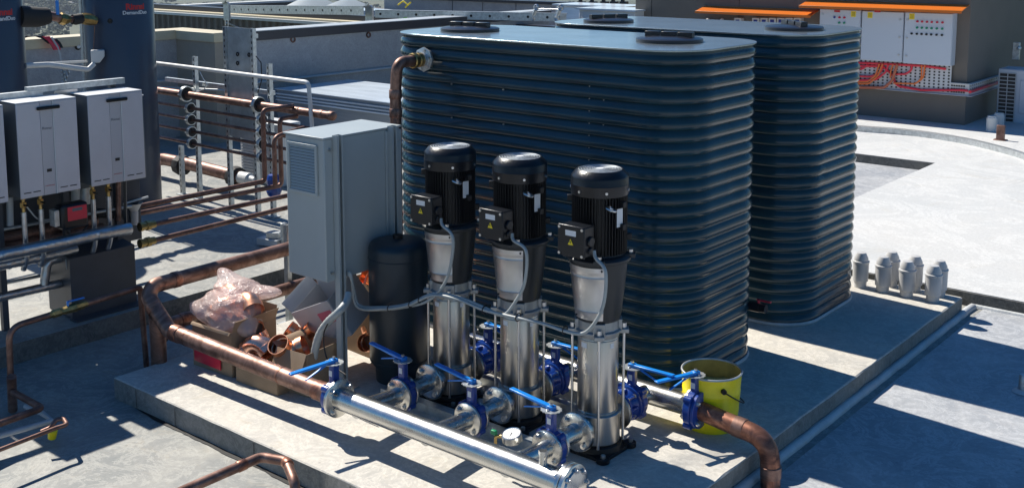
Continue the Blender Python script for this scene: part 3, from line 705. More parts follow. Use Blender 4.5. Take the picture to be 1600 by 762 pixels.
g.build('dial_marks', m_ink, dl, smooth=0)
g = MB(); e = p + Vector((-.085, -.02, -.02)); g.tube([p - q * .01 + Vector((-.04, 0, 0)), e, e + Vector((0, -.0, -.06))], .009, 10); g.build('gauge_tap', m_brass, t)
g = MB(); g.box(e + Vector((-.01, 0, .02)), (.03, .018, .022)); g.build('green_knob', mat('green_plastic', (0.01, .25, .1), .4), t, bevel=.003)
# pressure vessel
t = thing('pressure_vessel', 'dark blue upright pressure vessel between the cabinet and the first pump', 'pressure vessel', (1.30, 1.07, PAD))
g = MB(); r_ = .172; prof = [(r_ * .8, 0), (r_ * .82, .08), (r_, .12), (r_, .775), (r_ * .99, .792), (r_ * .955, .808), (r_ * .88, .822), (r_ * .7, .832), (r_ * .4, .839), (0, .842)]
g.lathe([(0, 0)] + prof, (1.30, 1.07, PAD), n=56); g.build('shell', m_vessel, t, smooth=60)
g = MB(); g.cyl((1.30, 1.07, PAD + .83), (1.30, 1.07, PAD + .862), .03, n=20); g.build('air_valve_cap', m_black, t)
g = MB(); g.ring((1.30, 1.07, PAD + .735), (0, 0, 1), r_, .003, 56, 6); g.ring((1.30, 1.07, PAD + .13), (0, 0, 1), r_, .003, 56, 6); g.build('weld_seams', m_vessel, t)

# ------------------------------------------------------------------ yellow bucket
bc = Vector((3.035, 1.66, PAD)); t = thing('yellow_bucket', 'open yellow steel pail standing behind the right end valve', 'bucket', bc)
g = MB(); g.lathe([(0, .004), (.128, .004), (.13, 0), (.134, .006), (.146, .1), (.147, .105), (.145, .11), (.152, .2), (.153, .205), (.151, .21), (.157, .30), (.152, .30), (.146, .21), (.13, .012), (0, .012)], bc, n=56); g.build('shell', m_yellow, t, smooth=35)
g = MB(); g.lathe([(.1505, .298), (.1445, .21), (.1415, .14)], bc, n=56); g.build('inside_wall', mat('olive_inside', (.22, .20, .06), .6, var=.3, scale=12), t)
g = MB(); g.ring(bc + Vector((0, 0, .302)), (0, 0, 1), .156, .006, 56, 8); g.build('rim', m_galv, t)
g = MB(); rnd = random.Random(3); vs = [(bc.x, bc.y, bc.z + .225)]; N_ = 28
for i in range(N_): q = 2 * math.pi * i / N_; vs.append((bc.x + .142 * math.cos(q), bc.y + .142 * math.sin(q), bc.z + .235 + .035 * math.sin(q + 2.4) + .008 * rnd.random()))
g.add(vs, [(0, 1 + i, 1 + (i + 1) % N_) for i in range(N_)]); g.build('sand_residue', mat('sand', (.55, .48, .16), .9, var=.2, scale=40, bump=.5), t)
g = MB()
g.lathe([(.152, .055), (.1545, .135)], bc, n=8, a0=R(-45), a1=R(-16)); o = g.build('paper_label', m_label, t)
g = MB()
for an in (R(-38), R(142)):
    c = bc + Vector((.158 * math.cos(an), .158 * math.sin(an), .245)); g.cyl(c - Vector((math.cos(an), math.sin(an), 0)) * .006, c + Vector((math.cos(an), math.sin(an), 0)) * .012, .014, n=10)
hp = []
for k in range(15):
    q = R(-38 + 180 * k / 14); hp.append(bc + Vector((.172 * math.cos(q), .172 * math.sin(q), .245 - .12 * math.sin(math.pi * k / 14))))
g.tube(hp, .0035, 8); g.build('bail_handle', m_black, t)

# ------------------------------------------------------------------ electrical cabinet
cx0, cx1, cy0, cy1, cz0, cz1 = .805, 1.135, .67, 1.26, .765, 1.58
t = thing('electrical_cabinet', 'grey blue steel electrical cabinet with louvred vent on strut posts', 'cabinet', ((cx0 + cx1) / 2, (cy0 + cy1) / 2, PAD))
g = MB(); g.bb((cx0, cy0, cz0), (cx1, cy1, cz1)); body = g.build('body', m_cab, t, bevel=.006)
g = MB(); g.bb((cx0 - .012, cy0 - .008, cz1 + .001), (cx1 + .006, cy1 + .01, cz1 + .012)); g.build('roof_sheet', m_cab, t, bevel=.003)
v0 = pt(455, 220, y=cy0); v1 = pt(503, 292, y=cy0); va, vb = .835, 1.085; vz1 = 1.545; vz0 = 1.255
g = MB()
for a, b in (((va, vz0), (vb, vz0 + .018)), ((va, vz1 - .018), (vb, vz1)), ((va, vz0 + .018), (va + .016, vz1 - .018)), ((vb - .016, vz0 + .018), (vb, vz1 - .018))):
    g.bb((a[0], cy0 - .014, a[1]), (b[0], cy0 - .001, b[1]))
vent = g.build('vent_frame', m_cab, body, bevel=.002)
g = MB(); g.bb((va + .016, cy0 - .004, vz0 + .018), (vb - .016, cy0 - .0012, vz1 - .018), 1)
ns = 15
for k in range(ns):
    z = vz0 + .026 + (vz1 - vz0 - .05) * k / (ns - 1)
    g.add([(va + .017, cy0 - .004, z + .007), (vb - .017, cy0 - .004, z + .007), (vb - .017, cy0 - .013, z - .005), (va + .017, cy0 - .013, z - .005), (va + .017, cy0 - .004, z - .004), (vb - .017, cy0 - .004, z - .004)], [(0, 1, 2, 3), (3, 2, 5, 4)])
g.build('vent_louvres', [m_cab, m_cover], body, smooth=0)
for py0 in (.73, 1.155):
    g = MB(); x = cx1 + .003
    # C channel open to +X
    g.bb((x, py0, PAD + .008), (x + .004, py0 + .045, cz1 + .02)); g.bb((x + .0045, py0, PAD + .008), (x + .041, py0 + .003, cz1 + .02)); g.bb((x + .0045, py0 + .042, PAD + .008), (x + .041, py0 + .045, cz1 + .02))
    g.bb((x + .037, py0 + .0035, PAD + .008), (x + .041, py0 + .013, cz1 + .02)); g.bb((x + .037, py0 + .032, PAD + .008), (x + .041, py0 + .0415, cz1 + .02))
    g.build('strut_post', m_cab, t)
    g = MB(); g.bb((x - .05, py0 - .04, PAD), (x + .09, py0 + .085, PAD + .008)); g.build('foot_plate', m_galv, t)
g = MB(); g.bb((cx1 + .001, cy1 - .125, cz0), (cx1 + .012, cy1 - .0, cz1 - .01)); g.build('edge_return', m_cab, t, bevel=.002)
g = MB()
for yy, zz in ((cy0 + .035, cz1 - .06), (cy0 + .035, cz0 + .05), (cy1 - .03, cz1 - .07), (cy1 - .09, cz1 - .05)): g.cyl((cx1 + .0, yy, zz), (cx1 + .016, yy, zz), .008, n=10)
g.build('cabinet_screws', m_bolt, t)

# pump cables
CR = .0085
cy = .865
for i, x in enumerate(PUMPX):
    st = Vector((x + .09, 1.05 - .17, PAD + 1.075)); dz = Vector((0, 0, .0))
    lab = ['grey power cable looping down from the pump nearest the cabinet', 'grey power cable looping down from the middle pump', 'grey power cable looping down from the front right pump'][i]
    bun = [pt(u, v, y=cy) for u, v in ((562, 478), (600, 483), (640, 478), (680, 462), (720, 468), (760, 484), (800, 494), (850, 505), (890, 518))]
    off = Vector((0, -.012 * i, .011 * (1 if i == 1 else 0) + .004 * i))
    last = (2, 5, 8)[i]
    arc = [(u, v) for u, v in (((708, 372), (703, 420), (690, 450), (668, 470)), ((822, 392), (820, 440), (806, 470), (786, 492)), ((946, 424), (944, 470), (932, 500), (912, 520)))[i]]
    pts = [st, st + Vector((.018, -.012, -.03))] + [pt(u, v, y=1.05 - .20 + .02 * k * 0) for k, (u, v) in enumerate(arc)]
    pts += [bun[k] + off for k in range(last, -1, -1)] + [Vector((1.19, .80, .78 + .01 * i)), Vector((1.12, .80, .775 + .0 * i))]
    g = MB(); g.tube(smoothpath(pts, 6), CR, 10)
    tag(g.build('power_cable', m_cable), lab, 'cable', 'grey pump cables')
g = MB()
for (u, v) in ((612, 481), (645, 475), (660, 468), (760, 484), (812, 496), (885, 516)):
    p = pt(u, v, y=cy) + Vector((0, -.012, .006)); g.ring(p, (1, 0, -.1), .021, .003, 16, 6)
tag(g.build('cable_ties', m_ink), 'black cable ties binding the bundle of grey pump cables', 'cable ties')
g = MB(); pts = smoothpath([pt(545, 458, y=.70), pt(541, 472, y=.66)] + [pt(u, v, y=.60) for u, v in ((529, 487), (512, 503), (498, 525), (490, 560), (488, 592))], 8)
rr_ = [.021 + (.0018 if k % 2 else 0) for k in range(len(pts))]; g.tube(pts, rr_, 14); tag(g.build('flexible_conduit', m_cable), 'thick grey ribbed conduit curving down beside the cabinet post', 'conduit')
g = MB(); g.tube(smoothpath([pt(u, v, y=.55) for u, v in ((512, 506), (506, 520), (507, 545), (515, 566), (540, 585))], 6), .004, 8); tag(g.build('loose_wire', m_ink), 'thin dark loose wire hanging behind the cabinet post', 'wire')

# ------------------------------------------------------------------ big copper pipework
def collar(mb, p, d, r, L=.06, e=.004):
    d = Vector(d).normalized(); p = Vector(p); mb.tube([p - d * L / 2, p - d * (L / 2 - .004), p + d * (L / 2 - .004), p + d * L / 2], [r, r + e, r + e, r], 24)
t = thing('copper_main', 'large weathered copper main bending down and running along the plinth to the shiny header', 'copper pipe', (-.1, .35, 0))
CRd = .047
top = [(-.12, 3.2, .60), (-.12, .36, .575), (-.11, .315, .52), (.13, .30, .36), (.22, .30, .36), (1.56, HY, HZ + .0)]
g = MB(); g.tube(rp(top, [.17, .13, .10, .05], 12), CRd, 28); g.build('pipe', m_copper, t)
g = MB(); g.tube([(.0, .30, .42), (-.012, .31, .30), (-.02, .315, 0)], CRd * 1.02, 24); g.build('drop_leg', m_copper, t)
g = MB(); collar(g, (-.03, .308, .462), (.75, 0, -.6), CRd, .05); collar(g, (.21, .30, .36), (1, 0, 0), CRd, .07); collar(g, (.32, .302, .358), (1, 0, 0), CRd, .02, .002)
collar(g, (1.17, .311, .342), (1, 0, 0), CRd, .02, .002); collar(g, (-.12, .52, .577), (0, 1, 0), CRd, .05); collar(g, (1.49, HY, HZ), (1, 0, 0), CRd, .09, .005); g.build('solder_collar', m_copperb, t)
g = MB(); g.tube([(1.43, HY, HZ), (1.45, HY, HZ), (1.565, HY, HZ)], [CRd, CRd + .004, CRd + .006], 24); g.build('flared_end', m_copper, t)
t = thing('copper_return', 'copper pipe behind the cardboard boxes running under the cabinet with an elbow', 'copper pipe', (-.2, .5, 0))
q0 = pt(411, 462, x=-.2); g = MB(); g.tube(rp([(-.2, 3.4, q0.z), (-.2, .50, q0.z - .0), (-.05, .36, q0.z - .01)], .09, 8), .042, 22); g.build('pipe', m_copper, t)
g = MB(); collar(g, (-.2, .62, q0.z), (0, 1, 0), .042, .07); collar(g, (-.2, 1.66, q0.z), (0, 1, 0), .042, .03, .002); g.build('solder_collar', m_copperb, t)
# strut stand carrying both, left of cabinet
for k, (u, lab) in enumerate(((450, 'galvanised strut stand holding the copper pipes just left of the cabinet'),)):
    b = pt(u, 506, z=0.0); t = thing('pipe_stand', lab, 'pipe stand', b)
    g = MB(); g.bb((b.x - .02, b.y - .004, 0), (b.x + .02, b.y, .72)); g.bb((b.x - .02, b.y, 0), (b.x - .017, b.y + .03, .72)); g.bb((b.x + .017, b.y, 0), (b.x + .02, b.y + .03, .72)); g.build('strut_post', m_galv, t)
    g = MB(); g.bb((b.x - .06, b.y - .05, 0), (b.x + .06, b.y + .05, .006)); g.build('foot_plate', m_galv, t)
# thin copper branch at left with brass valve
t = thing('copper_branch', 'thin tarnished copper pipe with brass lever valve in front of the dark kerb', 'copper pipe', (-.3, 0, 0))
g = MB(); g.tube(rp([(-.3, -.47, 0), (-.3, -.46, .49), (-.3, .38, .525), (-.3, .40, .0)], [.09, .02], 8), .018, 16); g.build('pipe', m_coppers, t)
g = MB(); b0 = Vector((-.3, -.10, .505)); A_ = Vector((0, 1, .042))
g.tube([b0 - A_ * .12, b0 - A_ * .1, b0 - A_ * .095, b0 - A_ * .05, b0 - A_ * .045, b0 + A_ * .045, b0 + A_ * .05, b0 + A_ * .095, b0 + A_ * .10, b0 + A_ * .12], [.02, .02, .026, .026, .022, .03, .026, .026, .02, .02], 8); bv = g.build('ball_valve', m_brass, t, smooth=25)
ORG[bv.name] = ORG[t.name]
g = MB(); g.cyl(b0, b0 + Vector((0, 0, .045)), .008); g.box(b0 + Vector((0, .05, .047)), (.02, .11, .006)); g.build('blue_lever', m_handle, bv, bevel=.002)

# ------------------------------------------------------------------ boxes of fittings
def carton(name, label, c, d, rz, h, mt, flaps=(), tilt=None, group=None):
    t = thing(name, label, 'box', c, group); q = Matrix.Rotation(rz, 3, 'Z')
    if tilt is not None: q = q @ tilt
    c = Vector(c); th = .005; W, D = d; g = MB()
    def wb(p0, s0): g.box(c + q @ Vector(p0), s0, rot=q)
    wb((0, 0, th / 2), (W, D, th)); wb((0, -D / 2, h / 2), (W, th, h)); wb((0, D / 2, h / 2), (W, th, h)); wb((-W / 2, 0, h / 2), (th, D - th, h)); wb((W / 2, 0, h / 2), (th, D - th, h))
    g.build('carton', mt, t, bevel=.0015)
    for (side, ang, L) in flaps:
        g = MB(); a = R(ang); 
        if side in 'ew':
            s = 1 if side == 'e' else -1; p0 = Vector((s * W / 2, 0, h)); dirv = Vector((s * math.cos(a), 0, math.sin(a))); wd = Vector((0, D / 2 - .004, 0))
        else:
            s = 1 if side == 'n' else -1; p0 = Vector((0, s * D / 2, h)); dirv = Vector((0, s * math.cos(a), math.sin(a))); wd = Vector((W / 2 - .004, 0, 0))
        nrm = dirv.cross(wd).normalized() * .002; vs = []
        for k in range(5):
            t_ = k / 4; p = p0 + dirv * L * t_ + Vector((0, 0, -.02 * t_ * t_))
            for e_ in (-1, 1):
                for n_ in (-1, 1): vs.append(c + q @ (p + wd * e_ + nrm * n_))
        fs = []
        for k in range(4):
            o = k * 4; fs += [(o, o + 4, o + 6, o + 2), (o + 1, o + 3, o + 7, o + 5), (o, o + 1, o + 5, o + 4), (o + 2, o + 6, o + 7, o + 3)]
        fs += [(0, 2, 3, 1), (16, 17, 19, 18)]
        g.add(vs, fs); g.build('flap', mt, t)
    return t
t = carton('cardboard_box', 'open cardboard box with a bright red panel under the bagged copper fittings', (.36, .60, PAD), (.36, .34), R(3), .27, m_card, (('s', 30, .02), ('e', 70, .10), ('n', 80, .1)))
g = MB(); g.bb((.20, .418, PAD + .03), (.46, .424, PAD + .11)); ro = g.build('red_panel', m_red, t); 
carton('cardboard_box', 'low flattened carton lying in front of the red-panelled box behind the copper main', (.78, .60, PAD), (.36, .34), R(2), .12, m_card, (('w', 20, .08), ('e', -20, .1)))
carton('cardboard_box', 'beige open carton directly left of the cabinet post', (.98, .66, PAD), (.24, .28), R(6), .25, m_card, (('s', -62, .15), ('w', 40, .06)))
carton('cardboard_box', 'tilted white carton with dark inside leaning on the beige carton', (.92, 1.00, PAD + .25), (.32, .30), R(6), .26, m_cardw, (('w', 75, .10), ('n', 80, .08)), tilt=Matrix.Rotation(R(-24), 3, 'Y') @ Matrix.Rotation(R(22), 3, 'X'))
g = MB(); tb = [o for o in col.objects if o.get('label', '').startswith('tilted white')][0]
qq = Matrix.Rotation(R(6), 3, 'Z') @ Matrix.Rotation(R(-24), 3, 'Y') @ Matrix.Rotation(R(22), 3, 'X'); cc = Vector((.92, 1.00, PAD + .25))
g.box(cc + qq @ Vector((.08, -.154, .16)), (.11, .002, .08), rot=qq); g.build('pink_label', mat('pink_label', (.5, .12, .18), .6), tb)
g = MB(); g.box(cc + qq @ Vector((0, 0, .13)), (.27, .27, .012), rot=qq); g.build('black_liner', mat('black_bag', (.006, .008, .008), .25, bump=.8, bscale=14), tb)
carton('cardboard_box', 'cardboard box of copper fittings seen through the gap beside the vessel', (.82, 1.35, PAD), (.4, .34), R(-4), .42, m_card, (('s', 60, .1),))

def elbow(label, c, D0, D1, r=.055, R_=.08, m=m_cfit, g_='loose copper fittings', sweep=90):
    """bend whose near mouth centre is c, facing D0; its other mouth faces D1"""
    c = Vector(c); D0 = Vector(D0).normalized(); D1 = Vector(D1); D1 = (D1 - D0 * D1.dot(D0)).normalized()
    ax = -D1; ay = -D0; t_ = []; n_ = 10; c = c - D0 * .045
    for k in range(n_ + 1):
        a = R(sweep) * k / n_; t_.append(c + ax * (R_ * math.cos(a) - R_) + ay * (R_ * math.sin(a)))
    a = R(sweep); dE = ax * -math.sin(a) + ay * math.cos(a)
    P = [t_[0] + D0 * .045, t_[0] + D0 * .008, t_[0] + D0 * .004] + t_ + [t_[-1] + dE * .004, t_[-1] + dE * .008, t_[-1] + dE * .045]
    rs = [r * 1.1, r * 1.1, r] + [r] * (n_ + 1) + [r, r * 1.1, r * 1.1]
    g = MB(); g.tube(P, rs, 24, cap=False); g.tube(P, [x - .004 for x in rs], 24, cap=False)
    # joined lips so the wall reads as one solid sheet
    for cc_, dd_ in ((P[0], D0), (P[-1], dE)): g.lathe([(r * 1.1 - .004, 0), (r * 1.1, 0)], cc_, dd_, 24)
    return tag(g.build('copper_elbow', m), label, 'pipe fitting', g_)
elbow('polished copper elbow arching over the flattened carton', pt(384, 552, y=.50), (-.6, -.3, -.9), (.8, .1, -.5), .056, .075)
elbow('copper elbow whose orange open mouth faces the camera', pt(434, 537, y=.50), (.15, -.65, .7), (.7, .8, .2), .058, .07, m_cnew)
elbow('copper elbow with a red glowing mouth at the foot of the tilted carton', pt(450, 512, y=.72), (-.55, -.5, .6), (.5, .2, .4), .045, .07, m_cnew)
elbow('copper elbow half hidden left of the tilted white carton', pt(462, 470, y=1.0), (-.8, -.4, .4), (.3, .6, -.5), .055, .08)
elbow('small copper elbow between the bagged fittings and the orange-mouthed one', pt(404, 520, y=.62), (-.4, -.2, .8), (.9, 0, 0), .045, .06)
for k, (x, y, z) in enumerate(((.76, 1.30, .58), (.90, 1.34, .60), (1.02, 1.28, .57))):
    elbow(['new orange copper elbow on the far carton, left of its pile', 'new orange copper elbow on the far carton, middle of its pile', 'new orange copper elbow on the far carton, right of its pile'][k], (x, y, z), [(-.3, -.8, .4), (.5, -.5, .6), (0, -.9, .2)][k], [(0, .2, -.8), (.8, .3, 0), (-1, 0, .2)][k], .055, .08, m_cnew)
elbow('copper elbow glimpsed low in the gap beside the pressure vessel', pt(570, 535, y=1.1), (.2, -.8, .3), (-.5, 0, .8), .05, .07, m_cnew)
# bagged fittings
for k, (u, v, y, a_, b_) in enumerate(((338, 492, .58, (-.5, -.3, -.8), (.8, .2, -.6)), (374, 484, .62, (-.6, -.2, -.8), (.8, -.3, -.4)), (352, 462, .68, (-.8, 0, -.5), (.9, 0, -.2)), (396, 516, .60, (.7, -.5, -.1), (-.5, .3, .5)))):
    elbow(['pink copper elbow in the lower clear bag, left side', 'pink copper elbow in the lower clear bag, middle', 'copper elbow in the upper clear bag', 'copper elbow poking out of the bags over the box corner'][k], pt(u, v, y=y), a_, b_, .06, .072, m_cnew, g_='bagged copper elbows')
def bag(label, c, s, seed, peaks):
    g = MB(); n1, n2 = 72, 44; vs = []
    for j in range(n2 + 1):
        ph = math.pi * j / n2
        for i in range(n1):
            th = 2 * math.pi * i / n1; d = Vector((math.sin(ph) * math.cos(th), math.sin(ph) * math.sin(th), math.cos(ph)))
            k = 1 + .14 * noise.noise(d * 1.9 + Vector((seed, 0, 0))) + .10 * (abs(noise.noise(d * 3.1 + Vector((0, seed, 0)))) - .2) + .03 * abs(noise.noise(d * 7)) 
            for (pd, amt, w_) in peaks:
                f_ = max(0, d.dot(Vector(pd).normalized())); k += amt * f_ ** w_
            vs.append((c[0] + d.x * s[0] * k, c[1] + d.y * s[1] * k, c[2] + d.z * s[2] * k))
    fs = [(j * n1 + i, j * n1 + (i + 1) % n1, (j + 1) * n1 + (i + 1) % n1, (j + 1) * n1 + i) for j in range(n2) for i in range(n1)]
    g.add(vs, fs); return tag(g.build('plastic_bag', m_bag, smooth=120), label, 'plastic bag', 'clear bags of copper fittings')
bag('lower crumpled clear plastic bag of pink copper elbows bulging over the box', pt(360, 487, y=.58), (.225, .17, .13), 2.2, (((-1, -.3, .0), .45, 16), ((.9, -.2, -.4), .3, 18)))
bag('upper clear plastic bag with two pointed corners sticking up', pt(372, 456, y=.68), (.17, .13, .085), 7.7, (((-.8, .1, .9), .8, 22), ((.9, .5, .15), .9, 18)))

# ================================================================== PIPES bottom left and front
LOOP = t = thing('copper_loop', 'small copper pipe folded into a tight loop at the bottom left corner', 'copper pipe', (.45, -.7, 0))
LP = [pt(u, v, z=.16) for u, v in ((-60, 730), (0, 702), (88, 668), (105, 663), (99, 653), (88, 655))] + [pt(78, 668, z=.13), pt(64, 674, z=.12)]
g = MB(); g.tube(rp(LP, .03, 5), .0115, 14); g.build('pipe', m_coppers, t)
t = thing('copper_tee_pipe', 'copper pipe with elbow joining the dark upright at the left edge', 'copper pipe', (.1, -.6, 0))
LP = [pt(-60, 688, z=.16), pt(0, 661, z=.16), pt(66, 637, z=.16), pt(20, 612, z=.16)]
g = MB(); g.tube(rp(LP, [.02, .035], 6), .019, 16); g.build('pipe', m_coppers, t)
g = MB(); g.tube([pt(20, 640, z=0.02), pt(18, 588, x=pt(20, 612, z=.16).x)], .026, 16); g.build('upright_pipe', m_copper, t)
g = MB(); g.tube([pt(-60, 697, z=.10), pt(82, 657, z=.10), pt(66, 645, z=.10), pt(40, 634, z=.1)], .015, 12); tag(g.build('grey_drain_pipe', m_greyp), 'pale grey plastic drain pipe between the two bottom left copper pipes', 'drain pipe')
g = MB(); p = pt(82, 676, z=.06); g.lathe([(0, -.03), (.022, -.03), (.026, .02), (0, .03)], p, (0.3, 0, 1), 14); g.build('yellow_cap', m_yellow, LOOP)
t = thing('copper_stub_pipe', 'copper pipe rising from the bottom edge and turning over in front of the plinth', 'copper pipe', (1.62, -.3, 0))
g = MB(); g.tube(rp([(1.62, -1.6, .20), (1.62, -.185, .20), (1.74, -.13, .195), (1.90, -.21, .17), (1.93, -.22, -.0)], [.05, .05, .06], 7), .024, 18); g.build('pipe', m_copper, t)
g = MB(); collar(g, (1.62, -.30, .2), (0, 1, 0), .024, .05, .003); collar(g, (1.76, -.14, .192), (1, -.3, 0), .024, .05, .003); g.build('solder_collar', m_copperb, t)

# ================================================================== vent caps
P0 = [(2.70, 4.50), (2.872, 4.495), (3.05, 4.49), (3.235, 4.50), (2.87, 4.665), (3.045, 4.66), (3.225, 4.655)]
VL = ['hooded vent stub half hidden at the rear tank corner', 'second from the tank in the front row of hooded vents', 'third from the tank in the front row of hooded vents', 'hooded vent nearest the plinth corner in the front row', 'back row hooded vent closest to the tank', 'middle hooded vent of the back row', 'back row hooded vent closest to the plinth corner']
vent0 = None
for i, (x, y) in enumerate(P0):
    if vent0 is None:
        t = thing('vent_cap', 'x', 'vent', (0, 0, 0))
        g = MB(); g.lathe([(0, 0), (.046, 0), (.046, .10), (0, .10)], n=28); g.build('sleeve', m_pvc, t)
        g = MB(); g.lathe([(.048, .045), (.056, .05), (.0575, .12), (.0575, .185), (.0615, .19), (.0615, .20), (.052, .204), (.052, .222), (.033, .262), (0, .266)], n=28); g.build('hood', m_pvc, t, smooth=30)
        vent0 = t; o = t
    else: o = copy_tree(vent0)
    o.location = (x, y, PAD); o.rotation_euler.z = i * .9; o['label'] = VL[i]; o['group'] = 'hooded vents at the plinth corner'

# ================================================================== HEATERS (left)
heater = thing('water_heater', 'x', 'water heater', (0, 0, 0))       # local: front at x=0, width along +y 0..0.405, z 0..0.61
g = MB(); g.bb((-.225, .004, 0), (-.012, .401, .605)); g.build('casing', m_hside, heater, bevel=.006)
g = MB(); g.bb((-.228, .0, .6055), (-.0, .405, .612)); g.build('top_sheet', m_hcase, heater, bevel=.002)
g = MB(); g.bb((-.0118, .0, -.004), (.0, .155, .604)); g.bb((-.0118, .245, -.004), (.0, .405, .604)); fp = g.build('front_panel', m_heater, heater, bevel=.004)
ORG[fp.name] = Vector()
g = MB(); g.bb((-.0118, .157, -.004), (-.004, .238, .604)); st_ = g.build('centre_strip', m_heaters, heater, bevel=.001); ORG[st_.name] = Vector()
g = MB(); g.bb((-.0118, .2385, -.004), (.003, .2445, .604)); g.build('trim_bar', m_hcase, heater)
g = MB(); g.bb((.0015, .13, .552), (.018, .285, .574)); g.build('top_handle', m_black, heater, bevel=.007)
g = MB(); g.bb((-.0035, .182, .145), (-.0015, .214, .165)); g.build('display', m_ink, st_)
g = MB()
for a, b in ((.02, .068), (.082, .13), (.265, .315), (.332, .38)): g.bb((.0005, a, .028), (.0022, b, .034))
g.build('slots', m_ink, fp)
text('Rinnai', .026, TR((-.0032, .197, .43), (0, 1, 0), (0, 0, 1)), m_hside, 'lettering', st_, .0004)
text('CONTINUOUS', .0095, TR((-.0032, .197, .055), (0, 1, 0), (0, 0, 1)), m_redt, 'lettering', st_, .0004)
HL = ['silver grey wall water heater at the right end of its row', 'silver grey water heater second from the right, above the red controller', 'silver grey water heater cut off by the left edge of the photo']
for i, y in enumerate((.485, .0, -.485)):
    o = heater if i == 0 else copy_tree(heater)
    o.location = (-1.0, y, 1.055); o['label'] = HL[i]; o['group'] = 'water heaters on the frame'
for i, y in enumerate((1.11, .70, .29, -.12, -.53)):  # guessed row, added behind the front units to shade the floor
    o = copy_tree(heater); o.location = (-1.56, y, 0.97); o.rotation_euler.z = math.pi
    o['label'] = 'added back row water heater blocking sun from the floor, mostly hidden, %s' % ('far right end', 'second from the right', 'middle of five', 'second from the left', 'leftmost')[i]; o['group'] = 'added sun-blocking back row of heaters'
t = thing('added_shade_duct', 'long dark duct added low behind the heater hoses to block sunlight', 'sun blocker', (-1.57, 0, PAD))
g = MB(); g.bb((-1.64, -1.3, .47), (-1.52, 1.16, .94)); g.build('duct_body', m_cover, t, bevel=.004)  # guessed duct, added to keep sun leaks off the floor
g = MB(); g.bb((-1.645, -1.3, .9405), (-1.515, 1.16, .948)); g.build('duct_cover', m_hside, t)
for y in (-1.0, -.2, .5, 1.05):
    g = MB(); g.bb((-1.60, y, PAD), (-1.56, y + .04, .469)); g.build('duct_leg', m_cover, t)
t = thing('mounting_rack', 'galvanised strut frame carrying the row of water heaters', 'frame', (-1.28, .2, PAD))
g = MB(); g.bb((-1.27, -1.3, 1.665), (-1.23, .30, 1.705)); g.bb((-1.27, -1.3, 1.06), (-1.23, .95, 1.10)); g.build('lower_rail', m_galv, t)
g = MB(); g.bb((-1.275, .20, 1.69), (-1.235, .905, 1.73)); g.build('top_rail', m_galv, t)
for y in (-.9, -.03, .43, .82):
    g = MB(); g.bb((-1.32, y, PAD), (-1.28, y + .04, 1.70)); g.build('frame_leg', m_cover, t)
g = MB()
for y in (-.25, .38): g.bb((-1.229, y, 1.655), (-1.222, y + .16, 1.69))
g.build('slotted_bracket', m_bolt, t)
# heater hoses with valves
HN = []
for hy, wh in ((.485, 'right end'), (.0, 'second'), (-.485, 'left edge')):
    for k, dy in enumerate((.075, .19)):
        t = thing('heater_hose', '%s silver flexible hose under the %s water heater' % ('left' if k == 0 else 'right', wh), 'hose', (-1.1, hy + dy, 1.05), 'silver hoses under the heaters')
        x = -1.13; y = hy + dy
        g = MB(); g.cyl((x, y, .93), (x, y, 1.05), .012, n=12); g.lathe([(.012, 0), (.022, .005), (.022, .035), (.012, .04)], (x, y, .965), n=6); g.lathe([(.012, 0), (.018, .003), (.018, .02), (.012, .025)], (x, y, 1.02), n=6); g.build('brass_valve', m_brass, t, smooth=20)
        g = MB(); g.box((x + .03, y, .985), (.05, .016, .012)); g.build('valve_knob', m_black, t, bevel=.003)
        g = MB(); pp = smoothpath([(x, y, .935), (x, y, .80), (x - .01, y + .005, .70), (x - .02, y + .01, .62), (x - .05, y, .54)], 12)
        g.tube(pp, [.0165 + (.002 if q % 2 else 0) for q in range(len(pp))], 14); g.build('hose', m_foil, t)
# controller
c = pt(117, 337, x=-1.02); t = thing('controller', 'black controller box with a red front panel hanging under the heaters', 'controller', c)
g = MB(); g.box(c + Vector((-.04, 0, 0)), (.10, .19, .17)); cb = g.build('case', m_blackm, t, bevel=.02); ORG[cb.name] = ORG[t.name]
g = MB(); g.box(c + Vector((.0115, .012, .02)), (.004, .135, .092)); rp_ = g.build('red_panel', m_red, t); ORG[rp_.name] = ORG[t.name]
g = MB(); g.box(c + Vector((.0145, .012, .045)), (.002, .07, .02)); g.build('display', m_hside, rp_)
g = MB(); g.box(c + Vector((-.05, -.115, .0)), (.07, .035, .11)); g.build('side_bracket', m_galv, t, bevel=.003)
# dark equipment cover
t = thing('equipment_cover', 'dark grey sheet metal cover over equipment on the upper slab', 'metal cover', (-1.35, .65, PAD))
g = MB(); g.add([(-1.15, .38, PAD), (-1.15, .87, PAD), (-1.15, .87, .55), (-1.15, .38, .55), (-1.5, .40, PAD), (-1.5, .87, PAD), (-1.5, .87, .60), (-1.5, .40, .60)], [(0, 1, 2, 3), (3, 2, 6, 7), (1, 5, 6, 2), (0, 3, 7, 4), (4, 7, 6, 5), (0, 4, 5, 1)]); g.build('cover', m_cover, t, smooth=0, bevel=.003)
g = MB(); g.bb((-1.15, .36, PAD - .001), (-1.06, .98, PAD + .008)); g.build('foot_flange', m_cover, t)
